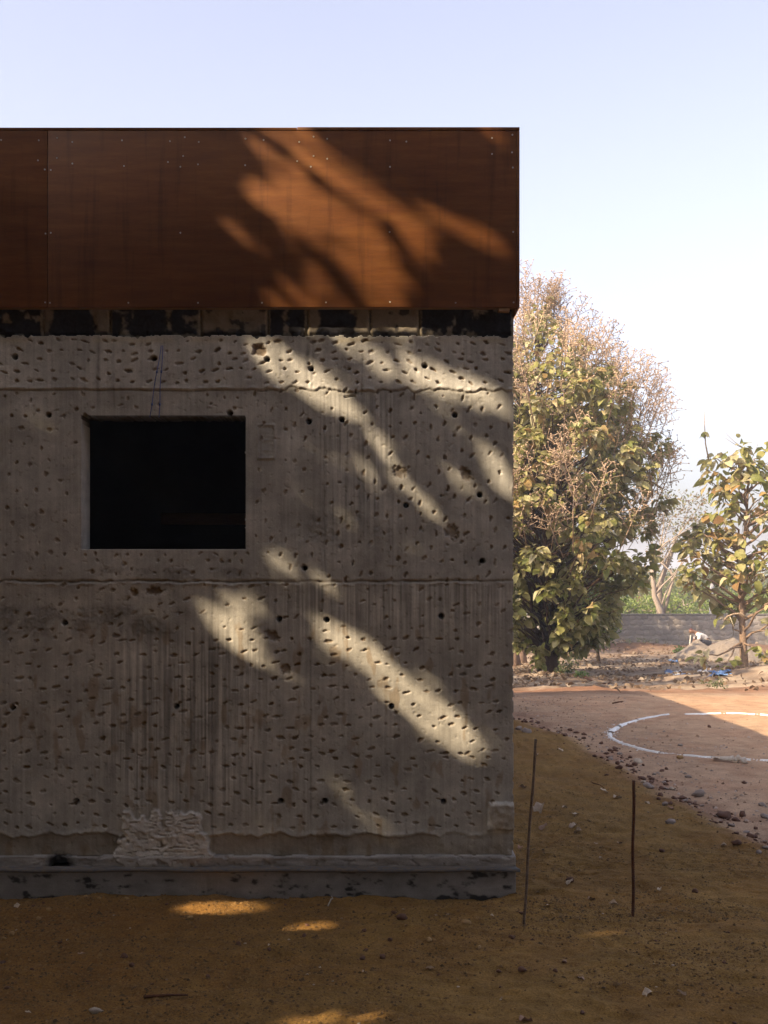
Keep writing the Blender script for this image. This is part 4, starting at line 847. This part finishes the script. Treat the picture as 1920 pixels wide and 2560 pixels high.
# ------------------------------------------------------------------ sand heap, tarpaulins, person, stick
def heap(name, cx, cy, rx, ry, h, label, seed):
    n = 60; u = np.linspace(-1, 1, n); X, Y = np.meshgrid(u, u); r = np.sqrt(X ** 2 + Y ** 2); xx, yy = cx + X * rx, cy + Y * ry
    H = h * np.clip(1 - r, 0, 1) ** .8 * (.75 + .5 * fbm(xx * 1.1, yy * 1.1, 4, seed)) + .10 * h * (fbm(xx * 4, yy * 4, 3, seed + 1) - .5); Z = terrain(xx, yy) + np.where(r < .98, H, -.1)
    idx = np.arange(n * n).reshape(n, n); o = obj(name, npmesh(name, np.stack([xx, yy, Z], -1).reshape(-1, 3), np.stack([idx[:-1, :-1], idx[:-1, 1:], idx[1:, 1:], idx[1:, :-1]], -1).reshape(-1, 4), None, True), M_sandp); tag(o, label, 'sand heap')
heap('sand_heap', wx(1742, 39), 39, .85, 1.3, .56, 'smaller grey sand heap in front of the crouching person', 601)
heap('sand_heap', wx(1835, 38), 38, 1.2, 1.6, .78, 'wider grey sand heap behind the young teak trunk', 611)
def sheet(name, poly0, poly1, n, amp, mat, label, seed):
    a0, a1 = ground_at(*poly0[0]), ground_at(*poly0[1]); c0, c1 = ground_at(*poly1[0]), ground_at(*poly1[1]); V = []
    for i in range(n):
        for j in range(14):
            u, v = i / (n - 1), j / 13; p = (a0 * (1 - u) + a1 * u) * (1 - v) + (c0 * (1 - u) + c1 * u) * v
            p[0] += .25 * (vn(v * 4, u * 5, seed) - .5) * (u < .08 or u > .92); p[1] += .3 * (vn(u * 7, v * 2, seed) - .5)
            z = float(terrain(p[0], p[1])) + .02 + amp * max(0, fbm(u * 6, v * 5, 3, seed) - .38) * 2; V.append((p[0], p[1], z))
    idx = np.arange(n * 14).reshape(n, 14); o = obj(name, npmesh(name, np.array(V), np.stack([idx[:-1, :-1], idx[1:, :-1], idx[1:, 1:], idx[:-1, 1:]], -1).reshape(-1, 4), None, True), mat); s = o.modifiers.new('s', 'SOLIDIFY'); s.thickness = .004; tag(o, label, 'tarpaulin')
sheet('tarpaulin', ((1662, 1692), (1785, 1694)), ((1700, 1683), (1790, 1684)), 30, .12, M_tarp_w, 'crumpled off-white plastic sheet lying in the litter', 3)
sheet('tarpaulin', ((1772, 1694), (1815, 1694)), ((1778, 1683), (1812, 1685)), 20, .06, M_tarp_b, 'blue tarpaulin corner lifted at the edge beside the white sheet', 4)
sheet('tarpaulin', ((1664, 1687), (1712, 1690)), ((1668, 1679), (1700, 1681)), 16, .08, M_tarp_b, 'tattered blue tarpaulin scraps left of the white sheet', 5)
sheet('tarpaulin', ((1672, 1659), (1694, 1660)), ((1674, 1656), (1692, 1656)), 10, .1, M_tarp_b, 'small bright blue scrap of tarpaulin near the sand heap', 6)

pd = 44.0; pb = np.array([wx(1758, pd), pd, float(terrain(wx(1758, pd), pd)) + .10])
def skin_chain(name, verts, edges, radii, mat, parent, sub=2):
    me = bpy.data.meshes.new(name); me.from_pydata(verts, edges, []); o = obj(name, me, mat, parent); o.modifiers.new('skin', 'SKIN')
    for v, r in zip(me.skin_vertices[0].data, radii): v.radius = (r, r)
    me.skin_vertices[0].data[0].use_root = True; s = o.modifiers.new('sub', 'SUBSURF'); s.levels = sub; s.render_levels = sub
    return o
pers = thing('person', 'person crouching bent forward in a pale shirt and dark trousers by the wall', 'person', tuple(pb))
vb = [(.22, 0, .30), (.02, 0, .46), (-.20, 0, .60), (-.30, 0, .66), (-.40, 0, .70), (-.48, 0, .70), (-.54, 0, .66),   # pelvis .. head
      (-.20, -.19, .56), (-.24, -.24, .33), (-.30, -.22, .10), (-.33, -.21, .03), (-.20, .19, .56), (-.28, .24, .34), (-.40, .20, .12), (-.43, .19, .05),
      (.20, -.10, .26), (-.12, -.16, .34), (.10, -.14, .06), (-.06, -.15, .02), (.20, .10, .26), (-.12, .16, .34), (.10, .14, .06), (-.06, .15, .02)]
eb = [(0, 1), (1, 2), (2, 3), (3, 4), (4, 5), (5, 6), (2, 7), (7, 8), (8, 9), (9, 10), (2, 11), (11, 12), (12, 13), (13, 14), (0, 15), (15, 16), (16, 17), (17, 18), (0, 19), (19, 20), (20, 21), (21, 22)]
rb_ = [.13, .13, .12, .06, .085, .10, .06, .06, .045, .035, .03, .06, .045, .035, .03, .10, .075, .055, .035, .10, .075, .055, .035]
skin_chain('body', vb, eb, rb_, M_skin, pers)
skin_chain('shirt', [(.14, 0, .37), (.02, 0, .46), (-.20, 0, .60), (-.30, 0, .645), (-.20, -.20, .56), (-.235, -.245, .38), (-.20, .20, .56), (-.27, .245, .38)], [(0, 1), (1, 2), (2, 3), (2, 4), (4, 5), (2, 6), (6, 7)], [.155, .155, .145, .07, .078, .06, .078, .06], M_shirt, pers)
skin_chain('trousers', [(.24, 0, .29), (.13, 0, .36), (.20, -.11, .26), (-.12, -.16, .34), (.09, -.14, .08), (.20, .11, .26), (-.12, .16, .34), (.09, .14, .08)], [(0, 1), (0, 2), (2, 3), (3, 4), (0, 5), (5, 6), (6, 7)], [.165, .145, .13, .092, .07, .13, .092, .07], M_trous, pers)
skin_chain('hair', [(-.40, 0, .775), (-.47, 0, .765), (-.53, 0, .725)], [(0, 1), (1, 2)], [.05, .06, .045], M_cap, pers)
d = 43.5; G = Geo(); xb = wx(1725, d); zg = float(terrain(xb, d)); G.tube([(xb, d, zg - .1), (xb - .01, d, zg + .3), (xb + .02, d, wz(1588, d))], [.035, .03, .02], 6, (.45, .34, .2)); tag(obj('wooden_stake', G.mesh('wooden_stake'), M_pale), 'pale wooden stake standing in front of the boundary wall', 'stake')
d = 26.6; G = Geo(); G.tube([(wx(a, d), d - .2, wz(b_, d)) for a, b_ in [(1862, 1545), (1845, 1533), (1828, 1534), (1812, 1540), (1803, 1550)]], [.03, .027, .024, .02, .014], 6, (.3, .22, .15)); G.tube([(wx(a, d), d - .2, wz(b_, d)) for a, b_ in [(1818, 1540), (1828, 1565), (1826, 1590), (1812, 1600), (1785, 1601), (1755, 1597)]], .008, 5, (.5, .42, .3)); tag(obj('hanging_vine', G.mesh('hanging_vine', True), M_bark), 'dry vine looping from the young teak trunk', 'vine')
G = Geo(); pts = [(wx(a, 26.8), 26.8, wz(b_, 26.8)) for a, b_ in [(1772, 1150), (1764, 1110), (1762, 1070), (1761, 1028)]]; G.tube(pts, [.02, .016, .012, .005], 5, (.3, .22, .14)); sh = obj('shoot', G.mesh('shoot'), M_bark)
yt = [o for o in C.objects if o.name.startswith('teak_tree')][1]; sh.parent = yt; sh.location = -Vector(yt.location)
for a in (0, 1.4, 2.7, 3.9, 5.1):
    o = bpy.data.objects.new('leaf', leaf_me[1]); C.objects.link(o); o.parent = yt; o.location = Vector((wx(1762, 26.8), 26.8, wz(1080, 26.8))) - Vector(yt.location); o.rotation_euler = (0, .5, a); o.scale = (.17,) * 3
# litter: fallen leaves in the grove
rs = np.random.RandomState(8); n = 5200; y = rs.uniform(16.8, 46, n); x = (rs.uniform(1285, 1960, n) - 960) / F * y; kp = rs.rand(n) < (sst(.38, .62, fbm(x * 1.1, y * .8, 3, 700)) + .1) * np.interp(y, [16.8, 20, 26], [.12, .4, 1]); x, y = x[kp], y[kp]; n = len(x)
a = rs.rand(n) * 6.28; dd = np.stack([np.cos(a), np.sin(a), .25 * rs.randn(n)], -1); Mx = frames(dd, rs.randn(n) * .5) * rs.uniform(.05, .14, n)[:, None, None]; cc = pick([(0, (.12, .07, .04)), (.6, (.26, .18, .11)), (1, (.42, .34, .25))], rs.rand(n)); G = Geo(); v_ = rs.randint(0, 3, n)
for k in range(3): G.inst(TPL[k + 1][0] - [.5, 0, 0], TPL[k + 1][1], np.stack([x, y, terrain(x, y) + .05], -1)[v_ == k], Mx[v_ == k], cc[v_ == k])
tag(obj('leaf_litter', G.mesh('leaf_litter'), M_leaf), 'dry fallen teak leaves littering the floor of the grove', None, None, 'stuff')

# ------------------------------------------------------------------ the broad tree that shades the facade (stands beside the viewer, out of frame)
K = 1920 / 1659.0
STREAK = [  # x1,y1,x2,y2,w1,w2,strength in 1659-wide photo pixels on the facade
 (600, 285, 700, 350, 36, 40, 1), (690, 360, 800, 430, 36, 40, 1), (800, 430, 930, 520, 42, 42, 1), (930, 530, 950, 605, 30, 24, .8), (960, 500, 1105, 565, 22, 18, 1), (600, 450, 700, 520, 28, 32, 1), (660, 470, 850, 560, 40, 42, 1), (770, 590, 870, 640, 46, 46, 1), (690, 610, 760, 655, 34, 40, .9), (850, 560, 930, 600, 34, 24, 1), (670, 520, 700, 600, 18, 24, .9),
 (520, 320, 660, 400, 20, 20, .55), (850, 290, 930, 350, 16, 16, .45), (270, 300, 370, 340, 16, 16, .35), (550, 530, 600, 570, 16, 16, .35), (1060, 300, 1115, 350, 20, 20, .4), (0, 640, 40, 655, 20, 20, .3),
 (590, 770, 720, 860, 34, 34, .75), (720, 740, 800, 780, 24, 20, .5), (830, 770, 960, 830, 24, 24, .7), (960, 830, 1105, 872, 20, 22, .5), (640, 690, 900, 700, 16, 16, .6),
 (690, 870, 790, 980, 50, 50, .6), (790, 960, 900, 1070, 46, 42, .5), (600, 860, 680, 950, 28, 28, .45), (950, 1030, 1060, 1090, 26, 22, .4), (1060, 1000, 1110, 1050, 24, 24, .4), (710, 1090, 860, 1160, 26, 22, .5), (540, 1190, 690, 1250, 18, 18, .42),
 (475, 1345, 600, 1440, 26, 20, .9), (600, 1440, 680, 1500, 22, 20, .4), (715, 1370, 820, 1440, 26, 36, 1), (800, 1430, 1000, 1600, 42, 34, 1), (920, 1440, 1000, 1500, 14, 14, .4), (560, 1300, 470, 1330, 16, 20, .5),
 (480, 1690, 600, 1760, 12, 12, .45), (600, 1700, 660, 1750, 9, 9, .3), (700, 1690, 825, 1790, 22, 20, .5), (140, 950, 165, 1040, 22, 22, .4), (0, 950, 35, 972, 12, 12, .4), (340, 1340, 440, 1385, 12, 12, .25), (320, 1425, 430, 1485, 8, 8, .12), (740, 600, 742, 600, 1, 1, 0)]
S3 = []; SW = .80
for (x1, y1, x2, y2, w1, w2, s) in STREAK:
    if y1 < 660: w1, w2 = w1 * .72, w2 * .72
    S3.append((wx(x1 * K), wz(y1 * K), wx(x2 * K), wz(y2 * K), w1 * SW * K * D0 / F, w2 * SW * K * D0 / F, s))
sd = np.array(SUN)
for (px, py, r, s) in [(480, 1960, .10, 1), (430, 1958, .08, .7), (530, 1965, .08, .8), (660, 2005, .07, .7), (1270, 2018, .09, 1), (1225, 2010, .06, .6), (1120, 2062, .07, .9), (1010, 2000, .07, .7), (1180, 1998, .05, .5), (740, 2205, .09, .8), (660, 2210, .08, .6)]:
    p = ground_at(px * K, py * K); t_ = (D0 - p[1]) / sd[1]; S3.append((p[0] + sd[0] * t_, p[2] + sd[2] * t_, p[0] + sd[0] * t_ + .01, p[2] + sd[2] * t_, r, r, s))
NF = len(STREAK); S3 = np.array(S3)
def open_sky(P):
    """largest streak strength met by the sun rays through points P (n,3)"""
    t_ = (D0 - P[:, 1]) / sd[1]; u = P[:, 0] + sd[0] * t_; v = P[:, 2] + sd[2] * t_; best = np.zeros(len(P)); spot = np.zeros(len(P))
    for i_, (x1, z1, x2, z2, w1, w2, s) in enumerate(S3):
        dx, dz = x2 - x1, z2 - z1; L2 = dx * dx + dz * dz + 1e-9; k = np.clip(((u - x1) * dx + (v - z1) * dz) / L2, 0, 1); dist = np.hypot(u - x1 - k * dx, v - z1 - k * dz)
        hit = np.where(dist < w1 + (w2 - w1) * k, s, 0)
        if i_ < NF: best = np.maximum(best, hit)
        else: spot = np.maximum(spot, hit)
    al, ac = u * .79 - v * .61, u * .61 + v * .79                     # along and across the fall of the light
    f = fbm(al / .34, ac / .060, 2, 990)
    return np.maximum(spot, best * np.where(f > .45, 1, np.where(f > .38, .5, 0)))
def fine(tv, k):
    if len(tv) > 4: return np.concatenate([tv, (tv[:-3] + tv[3:]) / 2, (tv[:-1] + tv[1:]) / 2])
    a, b_ = np.meshgrid(np.linspace(0, 1, k), np.linspace(0, 1, k)); a, b_ = a.reshape(-1, 1), b_.reshape(-1, 1)
    return tv[0] * (1 - a) * (1 - b_) + tv[1] * a * (1 - b_) + tv[2] * a * b_ + tv[3] * (1 - a) * b_
def shade_leaves(n, size, tpl, seed):
    rs = np.random.RandomState(seed); u = rs.uniform(-3.8, 6.2, n); v = rs.uniform(-3.6, 5.0, n); t_ = np.maximum(np.maximum(4.8, np.minimum((u + 3.0) / .513, (5.4 - v) / .821)), (3.3 - v) / -sd[2]) + .6 + 2.8 * rs.rand(n)
    keep = (u - v * 0 > -3.8) & (np.where(v < 0, u - .9 * v * 0 + 3.8 + v, 1) > 0); u, v, t_ = u[keep], v[keep], t_[keep]; n = len(u)
    P = np.stack([u, np.full(n, D0), v], -1) - sd[None] * t_[:, None]; Mx = frames(rs.randn(n, 3) * [1, 1, .5], rs.randn(n)) * (size * rs.uniform(.7, 1.3, n))[:, None, None]
    W = np.einsum('nij,mj->nmi', Mx, fine(tpl[0], 3)) + P[:, None, :]; m = W.shape[1]; st = open_sky(W.reshape(-1, 3)).reshape(n, m).max(1)
    pr = np.where(st <= 0, 1, -np.log(np.clip(st, 1e-3, 1)) / 8.0); ok = rs.rand(n) < pr
    return P[ok], Mx[ok]
St = thing('shade_tree', 'broad dense tree out in front of the facade that throws the dappled shade', 'tree', (-8.6, .2, 0)); G = Geo(); cc = np.array([[.05, .075, .02]])
for (n, sz, tp, sdd) in ((12000, .30, TPL[0], 1), (75000, .13, (LV, LQ), 2)):
    P, Mx = shade_leaves(n, sz, tp, sdd); G.inst(tp[0], tp[1], P - np.array(St.location), Mx, cc * np.random.RandomState(sdd).uniform(.7, 1.4, (len(P), 1)))
    if sdd == 1: PB = P
M_shade = leaf_mat('shade_foliage', False, None, .12)
o = obj('crown', G.mesh('crown'), M_shade, St); o['kind'] = 'stuff'
W = Geo(); L0 = np.array(St.location); top = PB.mean(0) - L0; W.tube(bent((0, 0, -.3), top * [.6, .6, .75], 0, 10, .06), np.linspace(.34, .16, 10), 10, (.1, .08, .06), .2)
for i in range(90):
    e = PB[i * 97 % len(PB)] - L0; B = bent(top * [.55, .55, .68], e, .2, 7, .08); tt = np.linspace(0, 1, 60); BB = np.stack([np.interp(tt, np.linspace(0, 1, 7), B[:, k]) for k in range(3)], -1) + L0
    if open_sky(BB).max() > .3: continue
    W.tube(B, np.linspace(.07, .012, 7), 6, (.1, .08, .06))
obj('trunk', W.mesh('trunk', True), M_bark, St)

# unseen trees added beside and behind the viewer to cut sky light
def grove(name, label, x, y, h, seed):  # builds one unseen added tree that cuts sky light
    rsx = np.random.RandomState(seed); b_ = (x, y, 0)
    leafy(name, label, 'tree', b_, [(rsx.uniform(-2.6, 2.6), rsx.uniform(-2, 2), rsx.uniform(1.2, h - 1), 1.6) for _ in range(16)], 6500, .42, [(.05, .075, .02), (.08, .09, .03), (.1, .09, .04)], seed, [([(0, 0, -.3), (.1, 0, h * .3), (0, .1, h * .6)], .2, .1)], (.1, .08, .06), group='unseen trees added to cut the light on the facade')
for i, (x, y, h) in enumerate([(-15, -7, 10), (-10, -9.5, 10), (-5, -10.5, 10), (0, -10, 10), (5, -10, 10), (10, -8, 10), (11.5, -3, 9), (-17, -2, 9), (-12, -4, 8), (-12, 2, 8), (-16, 5, 8), (-8.5, -6, 8), (-9, 7.5, 6), (7.5, -5, 9), (-3, -7, 8), (3, -7.5, 8)]):
    grove('grove_tree', 'unseen dense tree added to cut the sky light on the facade', x, y, h, 800 + i)
rs = np.random.RandomState(4); n = 6500; P = np.stack([rs.uniform(-9, 6.5, n), rs.uniform(-7, 3.6, n), rs.uniform(7.2, 9.4, n)], -1)  # unseen overhead leaf layer added to cut sky light on yard and facade
Mx = frames(rs.randn(n, 3) * [1, 1, .4], rs.randn(n) * .6) * (.38 * rs.uniform(.7, 1.3, n))[:, None, None]
st = open_sky((np.einsum('nij,mj->nmi', Mx, fine(LV, 6)) + P[:, None, :]).reshape(-1, 3)).reshape(n, 36).max(1)
ok = rs.rand(n) < np.where(st <= 0, 1, -np.log(np.clip(st, 1e-3, 1)) / 8.0); P, Mx = P[ok], Mx[ok]
Ot = thing('added_canopy', 'unseen flat-crowned tree added over the yard to cut the sky light', 'tree', (3.5, -5.0, 0)); L0 = np.array(Ot.location)
G = Geo(); G.inst(LV, LQ, P - L0, Mx, np.array([[.06, .08, .025]]) * rs.uniform(.7, 1.4, (len(P), 1))); o = obj('crown', G.mesh('crown'), M_shade, Ot); o['kind'] = 'stuff'
W = Geo(); W.tube(bent((0, 0, -.3), (-1.5, 1, 7.2), 0, 10, .05), np.linspace(.3, .15, 10), 10, (.1, .08, .06), .2)
for i in range(22): W.tube(bent((-1.2, .8, 6.2), P[i * 131 % len(P)] - L0, .2, 6, .06), np.linspace(.08, .015, 6), 6, (.1, .08, .06))
obj('trunk', W.mesh('trunk', True), M_bark, Ot)

for i, (x, y, h, lo, lab) in enumerate([(.3, 43, 9.5, 4.2, 'tree deep in the grove behind the building'), (2.6, 42, 9.5, 4.2, 'tree deep in the grove behind the building'), (4.6, 44, 9, 4, 'tree deep in the grove behind the building'), (6.2, 45, 8, 3.2, 'tree deep in the grove behind the building'), (-1.7, 17.4, 6.3, 3, 'tree close behind the rear wall of the building'), (-1.2, 20.5, 7.2, 3, 'tree just behind the building'), (-3.2, 24, 7.5, 3, 'tree just behind the building')]):
    rsx = np.random.RandomState(900 + i); zb = float(terrain(x, y)); leafy('grove_tree', lab, 'tree', (x, y, zb), [(rsx.uniform(-1.7, 1.7), rsx.uniform(-1.7, 1.7), rsx.uniform(lo, h), .75) for _ in range(15)], 1700, .30, [(.19, .21, .05), (.28, .26, .08), (.3, .22, .1)], 900 + i, [([(0, 0, -.3), (.1, 0, h * .3), (0, .1, h * .6)], .16, .08)], (.16, .11, .08), group='trees behind the building')

# ------------------------------------------------------------------ thin dry-season haze
hm = bpy.data.materials.new('haze'); hm.use_nodes = True; ht = hm.node_tree; ht.nodes.remove(ht.nodes['Principled BSDF'])
pv = ht.nodes.new('ShaderNodeVolumePrincipled'); pv.inputs['Color'].default_value = (.86, .89, .95, 1); pv.inputs['Density'].default_value = .0022; pv.inputs['Anisotropy'].default_value = .2
ht.links.new(pv.outputs[0], ht.nodes['Material Output'].inputs['Volume'])
hb = obj('haze', npmesh('haze', box_v(-960, 960, -340, 3100, -13, 17), CUBE_F), hm); tag(hb, 'thin pale dry-season haze hanging over the grove', None, None, 'stuff')
